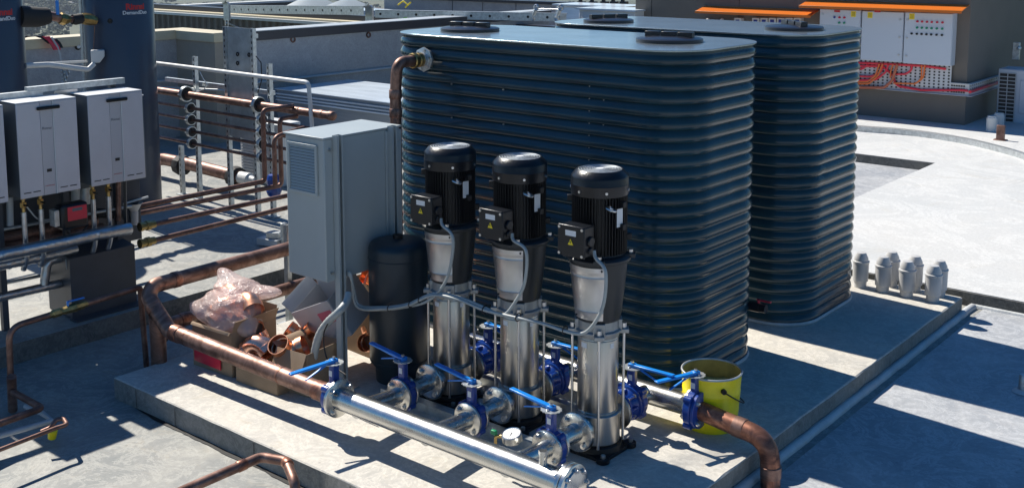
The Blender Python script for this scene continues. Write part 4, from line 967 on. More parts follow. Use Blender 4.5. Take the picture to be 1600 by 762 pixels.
# lagged silver pipes
def pipe(name, label, cat, pts, r, m, rad=.06, n=16, group=None, ribs=0):
    P = rp(pts, rad, 7)
    if ribs:
        Q = []
        for a, b in zip(P, P[1:]):
            k = max(1, int((b - a).length / .018)); Q += [a.lerp(b, i / k) for i in range(k)]
        P = Q + [P[-1]]; r = [r * (1 + ribs * noise.noise(Vector((i * .9, 3, 1))) + ribs * .5 * (i % 2)) for i in range(len(P))]
    g = MB(); g.tube(P, r, n); return tag(g.build(name, m), label, cat, group)
X = -1.9
pipe('lagged_pipe', 'upper long foil-lagged pipe running below the heaters to the brass union', 'lagged pipe', [pt(203, 357, x=-1.05), pt(150, 366, x=-1.05), pt(100, 378, x=-1.05), pt(0, 399, x=-1.05), pt(-200, 436, x=-1.05)], .042, m_foil, .1, ribs=.04)
pipe('lagged_pipe', 'thinner ribbed foil-lagged pipe just under the upper long one', 'lagged pipe', [pt(118, 389, x=-1.22), pt(60, 402, x=-1.18), pt(-150, 446, x=-1.15)], .034, m_foil, .1, ribs=.14)
pipe('lagged_pipe', 'foil-lagged elbow pipe dropping left of the dark metal cover', 'lagged pipe', [pt(108, 401, x=-1.3), pt(74, 408, x=-1.3), pt(69, 445, x=-1.3)], .030, m_foil, .05, ribs=.04)
pipe('lagged_pipe', 'lowest foil-lagged pipe resting near the slab edge at the left', 'lagged pipe', [pt(94, 443, x=-1.3), pt(-120, 492, x=-1.3)], .030, m_foil, .05, ribs=.04)
pipe('black_hose', 'black rubber hose running into the open side of the dark metal cover', 'hose', [pt(94, 443, x=-1.3), pt(115, 438, x=-1.3), pt(138, 430, x=-1.3)], .022, m_rubber, .05)
pipe('cable_loop', 'thin grey wire drooping beside the foil-lagged elbow', 'wire', [pt(103, 405, x=-1.2), pt(105, 425, x=-1.2), pt(118, 434, x=-1.2), pt(134, 431, x=-1.2)], .004, m_cable, .1)
pipe('cable_loop', 'thin grey wire looping up to the dark metal cover corner', 'wire', [pt(106, 402, x=-1.2), pt(114, 420, x=-1.2), pt(124, 408, x=-1.2), pt(133, 400, x=-1.2)], .004, m_cable, .1)
pipe('copper_manifold', 'dark red copper manifold running behind the heater hoses', 'copper pipe', [pt(150, 344, x=-1.4), pt(-80, 388, x=-1.4)], .04, m_copper, .05)
pipe('copper_manifold', 'lower dark copper manifold behind the heater hoses', 'copper pipe', [pt(160, 355, x=-1.38), pt(-80, 403, x=-1.38)], .03, m_copper, .05)
pipe('tray_rail', 'thin galvanised rail on the slab below the lagged pipes', 'rail', [pt(140, 415, x=-1.5), pt(-40, 452, x=-1.5)], .012, m_galv, .05)
pipe('tray_rail', 'upper galvanised rail behind the copper manifolds', 'rail', [pt(180, 342, x=-2.6), pt(-60, 395, x=-2.6)], .014, m_galv, .05)
pipe('copper_drop', 'vertical copper pipe beside the dark strut under the right end heater', 'copper pipe', [pt(185, 284, x=-1.2), pt(185, 345, x=-1.2)], .018, m_copper)
pipe('dark_strut', 'dark square upright strut below the right end heater', 'strut', [pt(195, 280, x=-1.15), pt(196, 350, x=-1.15)], .013, m_blackm, n=4)
pipe('black_hose', 'thick black lagged hose between the controller and the dark strut', 'hose', [pt(148, 332, x=-1.35), pt(195, 336, x=-1.3)], .034, m_rubber)
pipe('white_overflow', 'white plastic overflow pipe standing under the second heater gap', 'plastic pipe', [pt(118, 295, x=-1.4), pt(118, 318, x=-1.4)], .03, m_white)
pipe('grey_waste_pipe', 'pale grey vertical waste pipe at the far left below the heaters', 'plastic pipe', [pt(15, 308, x=-1.3), pt(16, 352, x=-1.3)], .022, m_greyp)
pipe('drain_pipe', 'steel condensate pipe with bands under the gap between heaters', 'pipe', [pt(132, 290, x=-1.4), pt(132, 318, x=-1.4)], .04, m_galv)
pipe('condensate_wire', 'thin white drooping wire between the hoses under the second heater', 'wire', [pt(38, 318, x=-1.2), pt(60, 345, x=-1.2), pt(84, 342, x=-1.2), pt(98, 330, x=-1.2)], .005, m_white, .1)
pipe('condensate_wire', 'thin black drooping wire under the controller', 'wire', [pt(100, 352, x=-1.15), pt(108, 368, x=-1.15), pt(126, 366, x=-1.15), pt(138, 350, x=-1.15)], .006, m_ink, .1)
pipe('gas_line', 'thin bright metal gas line running level behind the heater hoses', 'pipe', [pt(205, 322, x=-1.3), pt(-60, 370, x=-1.3)], .010, m_galv, .05)
# tundish
c = pt(209, 318, x=-1.5); t = thing('tundish', 'clear plastic tundish funnel right of the dark strut', 'funnel', c)
g = MB(); g.lathe([(.062, 0), (.064, .004), (.058, .0), (.026, -.06), (.022, -.16), (.026, -.16), (.030, -.062)], c, n=28); g.build('funnel', m_pvc, t)
g = MB(); g.cyl(c + Vector((0, -.09, .012)), c + Vector((0, .12, .03)), .008); g.build('drip_pipe', m_white, t)
# four long copper pipes running along Y with risers
lines = [((414, 283), (60, 354), -1.95, 'long copper pipe, highest of the four leading to the heaters'), ((440, 289.5), (60, 364), -1.9, 'long copper pipe, second highest of the four leading to the heaters'),
         ((470, 301), (222, 354), -1.05, 'long copper pipe, third down of the four, ending in the upper brass union'), ((470, 319), (222, 380), -1.05, 'long copper pipe, lowest of the four, ending in the lower brass union')]
for k, (a, b, X_, lab) in enumerate(lines):
    A_ = pt(*a, x=X_); B_ = pt(*b, x=X_)
    t = thing('copper_supply', lab, 'copper pipe', B_, 'long copper pipes leading to the heaters')
    if k < 2:
        up = pt(412 if k == 0 else 437, 172 if k == 0 else 186, x=X_); up.y = A_.y; tp = Vector((X_, A_.y, up.z)); hd = Vector((X_ , 2.98, 1.17))
        P = rp([B_, A_, tp, Vector((X_, 2.98, tp.z - .0))], .045, 7)
    else: P = rp([B_, A_, Vector((X_, 3.4, A_.z))], .02, 3)
    g = MB(); g.tube(P, .021 if k < 2 else .0185, 16); g.build('pipe', m_coppers, t)
    if k >= 2:
        g = MB(); d = (A_ - B_).normalized(); g.tube([B_ - d * .02, B_ - d * .0, B_ + d * .001, B_ + d * .03, B_ + d * .031, B_ + d * .06, B_ + d * .061, B_ + d * .1], [.034, .034, .03, .03, .036, .036, .028, .028], 8); g.build('brass_union', m_brass, t, smooth=20)
pipe('copper_riser_loop', 'small copper riser curving behind the two upright copper pipes', 'copper pipe', [pt(430, 290, x=-1.6), pt(428, 215, x=-1.6), pt(450, 207, x=-1.6), pt(475, 200, x=-1.6)], .02, m_coppers, .07)

b = pt(424, 383, z=PAD); t = thing('trunking_offcut', 'pale grey metal offcuts lying on the sunlit slab left of the cabinet', 'offcut', b)
g = MB(); g.box(b + Vector((0, 0, .035)), (.22, .12, .06), rz=.2); g.build('lower_offcut', m_greyp, t, bevel=.004)
g = MB(); g.box(b + Vector((.02, .02, .095)), (.12, .09, .05), rz=.5); g.box(b + Vector((.13, .03, .12)), (.03, .05, .18), rz=.2); g.build('upper_offcut', m_galv, t, bevel=.004)
for k, (u, v, lab) in enumerate(((178, 428, 'small sliver of pale tape on the shaded slab near the kerb'),)): pass
# ================================================================== PIPE RACK
RY = 3.0
t = thing('pipe_rack', 'strut pipe rack with posts and a tall galvanised board between the tank and the duct', 'pipe rack', (-3, RY + .12, PAD))
def strutpost(x, y, z1, name='rack_post', w=.042):
    g = MB(); g.bb((x - w / 2, y, PAD), (x + w / 2, y + .003, z1)); g.bb((x - w / 2, y + .0032, PAD), (x - w / 2 + .003, y + .04, z1)); g.bb((x + w / 2 - .003, y + .0032, PAD), (x + w / 2, y + .04, z1))
    n_ = int((z1 - PAD) / .055)
    for k in range(n_): g.bb((x - .007, y - .0006, PAD + .02 + k * .055), (x + .007, y - .0001, PAD + .045 + k * .055), 1)
    g.bb((x - .05, y - .03, PAD), (x + .05, y + .07, PAD + .006))
    return g.build(name, [m_galv, m_black2], t)
zt_ = lambda u, v: pt(u, v, y=RY + .08).z
xp = {u: pt(u, 200, y=RY + .08).x for u in (281, 306, 355, 397, 421)}
strutpost(xp[281] - .05, RY + .10, zt_(281, 229)); strutpost(xp[306], RY + .08, zt_(306, 89)); strutpost(xp[355], RY + .08, zt_(355, 42)); strutpost(xp[397], RY + .08, zt_(397, 45)); strutpost(xp[421], RY + .08, zt_(421, 100))
zb0, zb1 = zt_(375, 160), zt_(375, 44)
g = MB(); g.bb((xp[355] + .024, RY + .10, zb0 - .35), (xp[397] - .024, RY + .106, zb1)); bd = g.build('board', mat('board_zinc', (.36, .40, .42), .45, .3, var=.15, scale=9), t); ORG[bd.name] = ORG[t.name]
g = MB()
for u, v in ((371, 85), (371, 99), (389, 86)): p = pt(u, v, y=RY + .09); g.ring(p, (0, 1, 0), .016, .006, 14, 6)
g.build('pipe_clips', m_black, bd)
g = MB(); g.bb((xp[355], RY + .125, zt_(375, 56) - .02), (xp[397], RY + .16, zt_(375, 56) + .02)); g.bb((xp[281] - .3, RY + .125, zt_(330, 138)), (xp[421], RY + .16, zt_(330, 138) + .04)); g.build('cross_rail', m_galv, t)
# main + four thin pipes
A_ = pt(238, 140, y=RY); B_ = pt(517, 181, y=RY)
dirv = (B_ - A_).normalized()
t2_ = thing('rack_main', 'thick copper header on the pipe rack with a capped right end', 'copper pipe', A_)
g = MB(); g.tube([A_ - dirv * .35, B_], .036, 24); g.build('pipe', m_coppers, t2_)
g = MB(); g.lathe([(.036, 0), (.042, .004), (.042, .05), (.034, .062), (.02, .068), (0, .07)], B_ - dirv * .02, dirv, 24); g.build('end_cap', m_copper, t2_)
g = MB(); collar(g, B_ - dirv * .12, dirv, .036, .05); collar(g, B_ - dirv * .42, dirv, .036, .02, .003); g.build('solder_collar', m_copper, t2_)
for k, (v0_, v1_) in enumerate(((159.5, 187), (176.5, 206), (194, 225), (212, 246))):
    a = pt(241, v0_, y=RY); b = pt(406, v1_, y=RY); d = (b - a).normalized()
    pipe('rack_pipe', 'thin copper pipe on the rack, %s below the thick header' % ('first', 'second', 'third', 'fourth')[k], 'copper pipe', [a - d * .3, b + d * (1.1 - .15 * k)], .0155, m_coppers, group='thin copper pipes on the rack')
def clamp(u, v, r, lab):
    p = pt(u, v, y=RY); c = thing('pipe_clamp', lab, 'clamp', p, 'pipe clamps on the rack')
    g = MB(); g.lathe([(r * .3, -.02), (r * .86, -.02), (r * .86, .02), (r * .3, .02)], p, dirv, 24); g.build('rubber_insert', m_rubber, c)
    g = MB(); g.lathe([(r * .865, -.018), (r, -.018), (r, .018), (r * .865, .018)], p, dirv, 24); g.box(p + Vector((0, -r - .008, -.0)), (.02, .02, .01)); g.build('steel_band', m_galv, c)
ordn = ('topmost', 'second', 'third', 'lowest')
clamp(291, 147, .078, 'large black-lined clamp round the thick header at the left rack post')
clamp(404, 164, .078, 'large black-lined clamp round the thick header at the right rack post')
for k, v in enumerate((169, 187, 206, 224)): clamp(297 + k, v, .054, 'small pipe clamp at the left rack post, %s of four' % ordn[k])
for k, v in enumerate((187, 206, 225, 246)): clamp(409, v, .054, 'small pipe clamp at the right rack post, %s of four' % ordn[k])
# white conduit above
P = [pt(180, 89, y=RY - .05), pt(238, 98, y=RY - .05), pt(482, 129, y=RY - .05), pt(488, 205, y=RY - .05)]
pipe('white_conduit', 'white plastic conduit above the thick copper header, turning down at its right end', 'conduit', P, .019, m_white, .05)
pipe('white_lead', 'thin white cable curling down beside the left rack post', 'cable', [pt(u, v, y=RY + .02) for u, v in ((312, 112), (318, 124), (325, 133), (318, 140), (308, 143))], .004, m_white, .03)
pipe('black_lead', 'thin black cable hanging beside the tall galvanised board', 'cable', [pt(u, v, y=RY + .06) for u, v in ((400, 88), (408, 98), (409, 125), (403, 145))], .005, m_ink, .03)
# big low lagged copper pipe
LY = 3.45
t = thing('low_copper_pipe', 'thick copper pipe low behind the rack posts between black clamps', 'copper pipe', pt(301, 259, y=LY))
P = [pt(225, 250, y=LY), pt(258, 249, y=LY), pt(301, 258, y=LY), pt(352, 271, y=LY), pt(374, 276, y=LY)]
g = MB(); g.tube(P, .066, 24); g.build('pipe', m_coppers, t)
for u, v in ((284, 258), (368, 276)):
    g = MB(); p = pt(u, v, y=LY); dd = (P[3] - P[2]).normalized(); g.lathe([(.066, -.05), (.105, -.05), (.11, -.02), (.11, .02), (.105, .05), (.066, .05)], p, dd, 10); g.build('black_clamp', m_rubber, t, smooth=20)
g = MB(); g.tube([pt(376, 277, y=LY), pt(390, 280, y=LY)], .062, 20); g.cyl(pt(389, 280, y=LY), pt(398, 282, y=LY), .05, .03); g.build('white_end', m_white, t)
# small white louvre stack and blue valve between posts
c = pt(415, 262, y=4.0)
t = thing('condenser_unit', 'white louvred condenser unit standing behind the right rack post', 'condenser', (c.x, 4.1, PAD))
g = MB(); g.bb((c.x - .36, 3.95, PAD), (c.x + .30, 4.25, .80)); g.build('case', m_white, t, bevel=.01)
g = MB()
for k in range(20): g.bb((c.x - .33, 3.935, PAD + .06 + k * .031), (c.x + .27, 3.948, PAD + .078 + k * .031))
g.build('louvres', m_greyp, t)
p = pt(428, 290, x=-2.1)
g = MB(); g.lathe([(.02, -.10), (.055, -.09), (.07, -.05), (.06, 0), (.07, .06), (.05, .10), (.02, .11)], p, (0, 0, 1), 10); g.cyl(p + Vector((0, 0, .1)), p + Vector((0, 0, .16)), .012); tag(g.build('blue_wrapped_valve', m_blue, smooth=15), 'blue wrapped valve behind the upright copper pipes', 'valve')

# ================================================================== HOT WATER TANKS
def hwt(c, label, r=.335):
    t = thing('hot_water_tank', label, 'hot water tank', (c[0], c[1], PAD), 'tall dark hot water tanks')
    g = MB(); g.lathe([(0, 0), (r - .006, 0), (r, .006), (r, 2.2), (r - .02, 2.23), (r - .1, 2.26), (0, 2.28)], (c[0], c[1], PAD), n=64); b = g.build('shell', m_hwt, t); ORG[b.name] = ORG[t.name]
    # lettering wraps round the shell, facing the camera
    def wrap(s, size, ang, z, m, bold=0.0):
        cu = bpy.data.curves.new('lettering', 'FONT'); cu.body = s; cu.size = size; cu.extrude = .0006; cu.align_x = 'CENTER'; cu.align_y = 'CENTER'; cu.offset = bold
        tmp = bpy.data.objects.new('tmp', cu); col.objects.link(tmp); dg = bpy.context.evaluated_depsgraph_get()
        me = bpy.data.meshes.new_from_object(tmp.evaluated_get(dg)); bpy.data.objects.remove(tmp); bpy.data.curves.remove(cu)
        for v in me.vertices:
            a = ang + v.co.x / r; rr = r + .0015 + v.co.z; v.co = Vector((rr * math.cos(a), rr * math.sin(a), z - PAD + v.co.y))
        me.materials.clear(); me.materials.append(m); me.name = 'lettering'
        o = bpy.data.objects.new('lettering', me); col.objects.link(o); o.parent = b
    cam_a = math.atan2(CAM.y - c[1], CAM.x - c[0])
    wrap('Rinnai', .078, cam_a + .50, 2.085, m_redt, .003); wrap('DemandDuo', .048, cam_a + .50, 2.03, m_label, .001)
    return t, cam_a, r
tA = (-3.95, 2.50); tB = (-4.0, 1.22)
A_t, ca, rr_ = hwt(tA, 'tall dark blue grey hot water tank right of the gap, behind the right end heater')
B_t, _, _ = hwt(tB, 'tall dark blue grey hot water tank cut off by the left edge of the photo')
cA = Vector((tA[0], tA[1], 0))
def onA(u, v, extra=0.0):   # nearest point of tank A's shell under the pixel
    d = pt(u, v, x=0) - CAM; o = CAM - cA; a = d.x ** 2 + d.y ** 2; b = 2 * (o.x * d.x + o.y * d.y); r = rr_ + extra; c = o.x ** 2 + o.y ** 2 - r * r; q = b * b - 4 * a * c
    t_ = (-b - math.sqrt(max(q, 0))) / (2 * a); return CAM + d * t_
p = onA(172, 33); n_ = (Vector((p.x, p.y, 0)) - cA).normalized(); g = MB(); g.ring(p, n_, .018, .007, 16, 6); g.cyl(p - n_ * .002, p + n_ * .006, .013); g.build('sensor_plug', m_black, A_t)
p = onA(214, 290); g = MB(); n_ = (Vector((p.x, p.y, 0)) - cA).normalized(); g.ring(p, n_, .022, .004, 16, 6); g.build('drain_plug', m_black, A_t)
g = MB(); g.bb((-4.02, tA[1] - .36, PAD), (-3.98, tA[1] - .345, 2.3)); tag(g.build('edge_post', m_galv), 'thin galvanised upright against the left side of the right hot water tank', 'post')
# cross connection
p = onA(148, 32, .0)
t = thing('tank_connection', 'lagged brass and copper connection with blue lever between the hot water tanks', 'pipe fitting', p)
K = [pt(u, v, x=p.x + .05) for u, v in ((30, 26), (60, 27), (75, 25), (88, 27), (100, 30), (118, 31), (128, 29), (142, 31), (150, 33))]
g = MB(); g.tube(K[0:3], [.095, .09, .075], 20); g.build('black_lagging', m_rubber, t)
g = MB(); g.tube(K[1:5], .042, 16); g.tube(K[4:6], .03, 14); g.build('copper_pipe', m_coppers, t)
g = MB(); g.tube([K[3].lerp(K[4], .3), K[3].lerp(K[4], .5), K[4], K[4].lerp(K[5], .5)], [.03, .055, .06, .035], 8); g.tube([K[6], K[6].lerp(K[7], .4), K[7], K[8]], [.05, .055, .055, .04], 8); g.build('brass_body', m_brass, t, smooth=20)
g = MB(); g.tube([K[5].lerp(K[4], .3), K[5], K[6]], [.045, .05, .048], 16); g.build('rubber_sleeve', m_rubber, t)
g = MB(); q = pt(87, 27, x=p.x + .05); q2 = pt(87, 4, x=p.x + .05); g.box((q + q2) / 2 + Vector((.03, 0, .02)), (.012, .03, (q2 - q).length)); g.build('blue_lever', m_handle, t, bevel=.003)
pipe('sensor_wire', 'thin rusty wire hanging down the right hot water tank', 'wire', [onA(148, 40, .01), onA(147, 60, .008), onA(146, 80, .008)], .003, m_coppers, .02)
t = thing('white_trap', 'white plastic condensate trap fixed on the right hot water tank', 'plastic trap', onA(150, 95, .03))
b0 = onA(152, 88, .05); g = MB(); T_ = TR(b0, Vector((-math.sin(ca), math.cos(ca), 0)), (0, 0, 1))
g.prism([(-.055, .06), (.065, .06), (.065, 0), (.02, -.06), (-.055, -.06)], -.04, .04, T=T_); g.build('trap_body', m_white, t, bevel=.008)
P = [pt(40, 103, x=b0.x), pt(75, 101, x=b0.x), pt(138, 109, x=b0.x + .02), pt(147, 100, x=b0.x + .02)]
g = MB(); g.tube(rp(P, .05, 6), .024, 16); g.build('white_pipe', m_white, t)
g = MB(); g.tube([pt(40, 101, x=b0.x - .1), pt(136, 96, x=b0.x - .1)], .012, 10); g.build('upper_pipe', m_white, t)

# ================================================================== WALLS (back left)
def wallthing(name, label, x0, y0, x1, y1, zt, capm, m=m_wall, capw=.10, capz=.12, z0=-.5):
    t = thing(name, label, 'parapet wall', ((x0 + x1) / 2, (y0 + y1) / 2, 0))
    g = MB(); g.bb((x0, y0, z0), (x1, y1, zt - .004)); g.build('wall', m, t)
    g = MB(); g.bb((x0 - .03, y0 - .03, zt - capz), (x1 + .03, y1 + .03, zt)); g.build('cap_flashing', capm, t, bevel=.004)
    if capm is m_flashb: g = MB(); g.bb((x0 - .035, y0 - .035, zt + .001), (x1 + .035, y1 + .035, zt + .012)); g.build('cap_top_sheet', m_greyp, t)
    return t
XW = -7.0; YC = pt(275, 53, x=XW).y; ZW = 1.56
W1 = wallthing('parapet_wall', 'grey parapet with cream flashing behind the hot water tanks', XW - .3, -6, XW, YC, ZW, m_flash)
XR = pt(335, 58, y=YC).x
W2 = wallthing('parapet_wall', 'short parapet return with tan face and cream flashing', XW - .3, YC + .001, XR, YC + .3, ZW - .002, m_flash, m_walltan)
W3 = wallthing('parapet_wall', 'long grey parapet with black flashing running behind the metal duct', XR - .3, YC + .331, XR - .003, 12.2, ZW - .02, m_flashb)
pipe('wall_conduit', 'thin grey conduit fixed along the long black-capped parapet', 'conduit', [Vector((XR + .03, YC + .5, pt(480, 120, x=XR).z)), Vector((XR + .03, 11, pt(480, 120, x=XR).z - .01))], .02, m_greyp)
g = MB()
for u, v in ((458, 62), (576, 55)):
    p = pt(u, v, x=XR + .01); g.ring(p, (1, 0, 0), .035, .012, 14, 6)
tag(g.build('wall_bolts', m_coppers), 'two rusty anchor rings on the long black-capped parapet', 'anchor rings')
pipe('skirting_pipe', 'small grey pipe running low along the parapet behind the rack', 'pipe', [pt(240, 128, x=XW + .1), pt(265, 126, x=XW + .1), pt(350, 134, y=YC - .1)], .02, m_greyp)
pipe('skirting_pipe', 'second small grey pipe lower along the parapet behind the rack', 'pipe', [pt(240, 136, x=XW + .1), pt(350, 141, y=YC - .1)], .014, m_greyp)
# round vent on wall, harness and chain
p = pt(122, 73, x=XW + .01); g = MB(); g.ring(p, (1, 0, 0), .03, .014, 18, 8, 0); g.cyl(p, p + Vector((.02, 0, 0)), .024, m=1); tag(g.build('wall_outlet', [m_black, m_white]), 'small round white and black outlet on the cream-capped parapet', 'outlet')
t = thing('safety_harness', 'red and black strap with a pouch draped over the cream-capped parapet', 'strap', pt(80, 64, x=XW + .05))
def strip(P, w, m, nm, par):
    g = MB(); vs = []
    for i, p in enumerate(P):
        vs += [p + Vector((.01, -w / 2, 0)), p + Vector((.01, w / 2, 0)), p + Vector((.03, w / 2, 0)), p + Vector((.03, -w / 2, 0))]
    fs = []
    for i in range(len(P) - 1):
        for j in range(4): fs.append((i * 4 + j, i * 4 + (j + 1) % 4, i * 4 + 4 + (j + 1) % 4, i * 4 + 4 + j))
    fs += [(0, 1, 2, 3), (len(vs) - 1, len(vs) - 2, len(vs) - 3, len(vs) - 4)]
    g.add(vs, fs); return g.build(nm, m, par)
strip([pt(u, v, x=XW + .06 + k * .01) for k, (u, v) in enumerate(((30, 60), (45, 56), (58, 56), (70, 60), (80, 68)))], .10, m_black, 'black_strap', t)
strip([pt(u, v, x=XW + .10 + k * .01) for k, (u, v) in enumerate(((70, 57), (78, 63), (84, 70), (88, 78)))], .09, m_red, 'red_pouch', t)
strip([pt(u, v, x=XW + .10 + k * .01) for k, (u, v) in enumerate(((84, 61), (90, 67), (94, 75)))], .05, m_black, 'pouch_edge', t)
pipe('safety_rope', 'thin grey rope hanging from the red strap down the parapet', 'rope', [pt(u, v, x=XW + .15) for u, v in ((80, 58), (90, 74), (94, 88), (95, 102))], .012, m_greyp, .05)
ch = MB(); p0 = pt(98, 108, x=-6.7); p1 = pt(103, 132, x=-6.7)
for k in range(9):
    q = p0.lerp(p1, k / 8); ch.ring(q, (1, .3, 0) if k % 2 else (0.2, 1, 0.2), .028, .008, 12, 5)
for k in range(7):
    q = pt(107, 112, x=-6.7).lerp(pt(98, 132, x=-6.7), k / 6); ch.ring(q, (1, .3, 0) if k % 2 else (0.2, 1, 0.2), .026, .008, 12, 5)
tag(ch.build('steel_chain', m_galv), 'galvanised chain hanging in the gap between the hot water tanks', 'chain')

# duct
z_ = .80
D = [pt(427, 129, z=z_), pt(513, 122.6, z=z_), pt(611, 132.5, z=z_), pt(598, 165, z=z_)]
dx0, dy0, dx1, dy1 = -5.75, D[3].y - .55, -2.9, pt(513, 122.6, z=z_).y
t = thing('sheet_metal_duct', 'wide low sheet metal duct with sky-bright top behind the cabinet', 'duct', ((dx0 + dx1) / 2, (dy0 + dy1) / 2, PAD))
ydf = pt(427, 139, z=z_).y; ydf = min(ydf, pt(598, 165, z=z_).y + .2)
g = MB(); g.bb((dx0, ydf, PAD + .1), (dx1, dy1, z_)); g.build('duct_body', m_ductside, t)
g = MB(); g.bb((dx0 - .02, ydf - .02, z_ + .001), (dx1 + .02, dy1 + .02, z_ + .012)); g.build('duct_top', m_duct, t)  # paler than the sides: sky reflection put into the colour
g = MB()
for zz in (z_ - .06, z_ - .10, z_ - .14, z_ - .45): g.bb((dx0, ydf - .025, zz), (dx1, ydf - .001, zz + .018))
g.build('duct_ribs', m_duct, t)

# corrugated fascia building beyond
FY = 11.0; xf0 = -25.4
fz = pt(240, 20, y=FY).z
t = thing('corrugated_building', 'brown vertical corrugated fascia of the lower roof beyond the parapet', 'building', (-16, FY, -6))
FX = pt(185, 30, y=FY).x; g = MB(); x = FX; prof = []
while x < XR - .4: prof += [(x, 0), (x + .10, 0), (x + .13, .05), (x + .19, .05), (x + .22, 0)]; x += .22
vs = []
for (px_, py_) in prof: vs += [(px_, FY - py_, -6), (px_, FY - py_, fz - .0)]
g.add(vs, [(2 * i, 2 * i + 2, 2 * i + 3, 2 * i + 1) for i in range(len(prof) - 1)]); g.build('cladding', m_clad, t, smooth=0)
g = MB(); g.bb((FX, FY - .08, fz - .02), (XR + .2, FY + .02, fz + .035)); g.build('gutter', m_white, t)
g = MB(); g.bb((FX, FY + .03, fz - .1), (XR + .2, FY + .25, fz + .07)); g.build('gutter_box', m_flash, t)
g = MB(); g.bb((FX, FY + .26, fz - .3), (XR + 1.2, FY + .5, fz + .17)); g.build('roof_edge', m_flashb, t)
g = MB(); g.prism([(FX, FY + .51), (XR + 1.2, FY + .51), (XR + 1.2, 24), (xf0, 24), (xf0, 15)], .35, .55); g.build('roof', m_clad, t)
# far parapet along Y
xf = -25.5; zf = pt(400, 6, x=xf).z
g = MB(); g.bb((xf - .3, 14.8, -3), (xf, 22.9, zf)); tag(g.build('far_roof_parapet', m_flashb), 'far dark roof edge crossing behind the corrugated fascia', 'parapet'); 
g = MB(); g.bb((xf - .4, 14.8, zf + .001), (xf + .05, 22.9, zf + .07)); tag(g.build('far_roof_capping', m_white), 'thin white capping on the far dark roof edge', 'capping')
# perforated rails on brackets
def prail(lab, a, b, h):
    t = thing('perforated_rail', lab, 'rail', a, 'perforated steel rails')
    a = Vector(a); b = Vector(b); d = (b - a); L = d.length; d.normalize(); up = Vector((0, 0, 1)); s = d.cross(up).normalized()
    g = MB(); q = Matrix([list(d), list(s), list(up)]).transposed()
    g.box((a + b) / 2, (L, .01, h), rot=q); g.box((a + b) / 2 + up * h / 2 + s * -.03, (L, .07, .01), rot=q)
    k = int(L / .32)
    g.build('channel', m_galv, t)
    g = MB()
    for i in range(k): p = a + d * (.1 + i * .32) + s * .0056; g.cyl(p, p + s * .002, .022, n=10)
    g.build('punched_holes', m_black2, t)
    return t
prail('perforated steel rail above the corrugated fascia, left stretch', pt(352, 15, y=10.4), pt(568, 17, y=9.4), pt(500, 9, y=10).z - pt(500, 22, y=10).z)
prail('perforated steel rail in front of the grey panel wall, right stretch', pt(586, 22, y=9.4), pt(885, 28, y=10.6), pt(700, 17, y=10).z - pt(700, 29, y=10).z)
for u, v0_, v1_, lab in ((354, 3, 32, 'upright steel bracket at the left end of the perforated rails'), (577, 8, 42, 'upright steel bracket where the two perforated rails meet')):
    a = pt(u, v0_, y=9.6); b = pt(u, v1_, y=9.6); t = thing('rail_bracket', lab, 'bracket', b, 'rail brackets')
    g = MB(); hw = .085; T_ = TR(a, (1, 0, 0), (0, 0, 1)); H_ = (a - b).length
    g.prism([(-hw, -H_), (hw, -H_), (hw, -.04), (.03, 0), (-.03, 0), (-hw, -.04)], -.02, .02, T=T_); g.build('plate', m_galv, t, smooth=0)
    g = MB(); g.prism([(-hw - .02, -.05), (-.02, .03), (.03, .03), (-.0, -.02)], .021, .05, T=T_); g.cyl(b + Vector((-.04, 0, 0)), b + Vector((-.04, 0, -.10)), .012); g.cyl(b + Vector((.05, 0, 0)), b + Vector((.05, 0, -.10)), .012); g.build('bolts', m_bolt, t)
    if u == 354:
        g = MB(); g.tube([b + Vector((0, 0, -.05)), b + Vector((0, .6, -.3))], .015); g.build('tail_strap', m_galv, t)
# chain shackles on the right rail
for u, lab in ((838, 'steel shackle arm on the perforated rail, left of a pair'), (876, 'steel shackle arm on the perforated rail, right of a pair')):
    a = pt(u - 6, 28, y=10.4); t = thing('rail_shackle', lab, 'shackle', a, 'rail shackles')
    g = MB(); g.tube([a, pt(u - 2, 18, y=10.4), pt(u, 11, y=10.4)], .03, 8); g.build('arm', m_galv, t)
    g = MB(); g.ring(pt(u, 12, y=10.38), (0, 1, 0), .04, .015, 14, 6); g.ring(a, (0, 1, 0), .04, .015, 14, 6); g.build('pins', m_bolt, t)
pipe('rail_wire', 'thin wire stretched between the two rail shackles', 'wire', [pt(838, 14, y=10.4), pt(876, 15, y=10.4)], .008, m_bolt)
pipe('yellow_strap', 'yellow and black tangled strap on the perforated rail', 'strap', [pt(u, v, y=9.5) for u, v in ((622, 8), (630, 2), (637, 8), (632, 13), (642, 4))], .012, m_sign, .02)
pipe('green_tape', 'scrap of bright green tape under the perforated rail', 'tape', [pt(624, 28, y=9.6), pt(636, 29, y=9.6)], .02, mat('green_tape', (.2, .6, .05), .5))
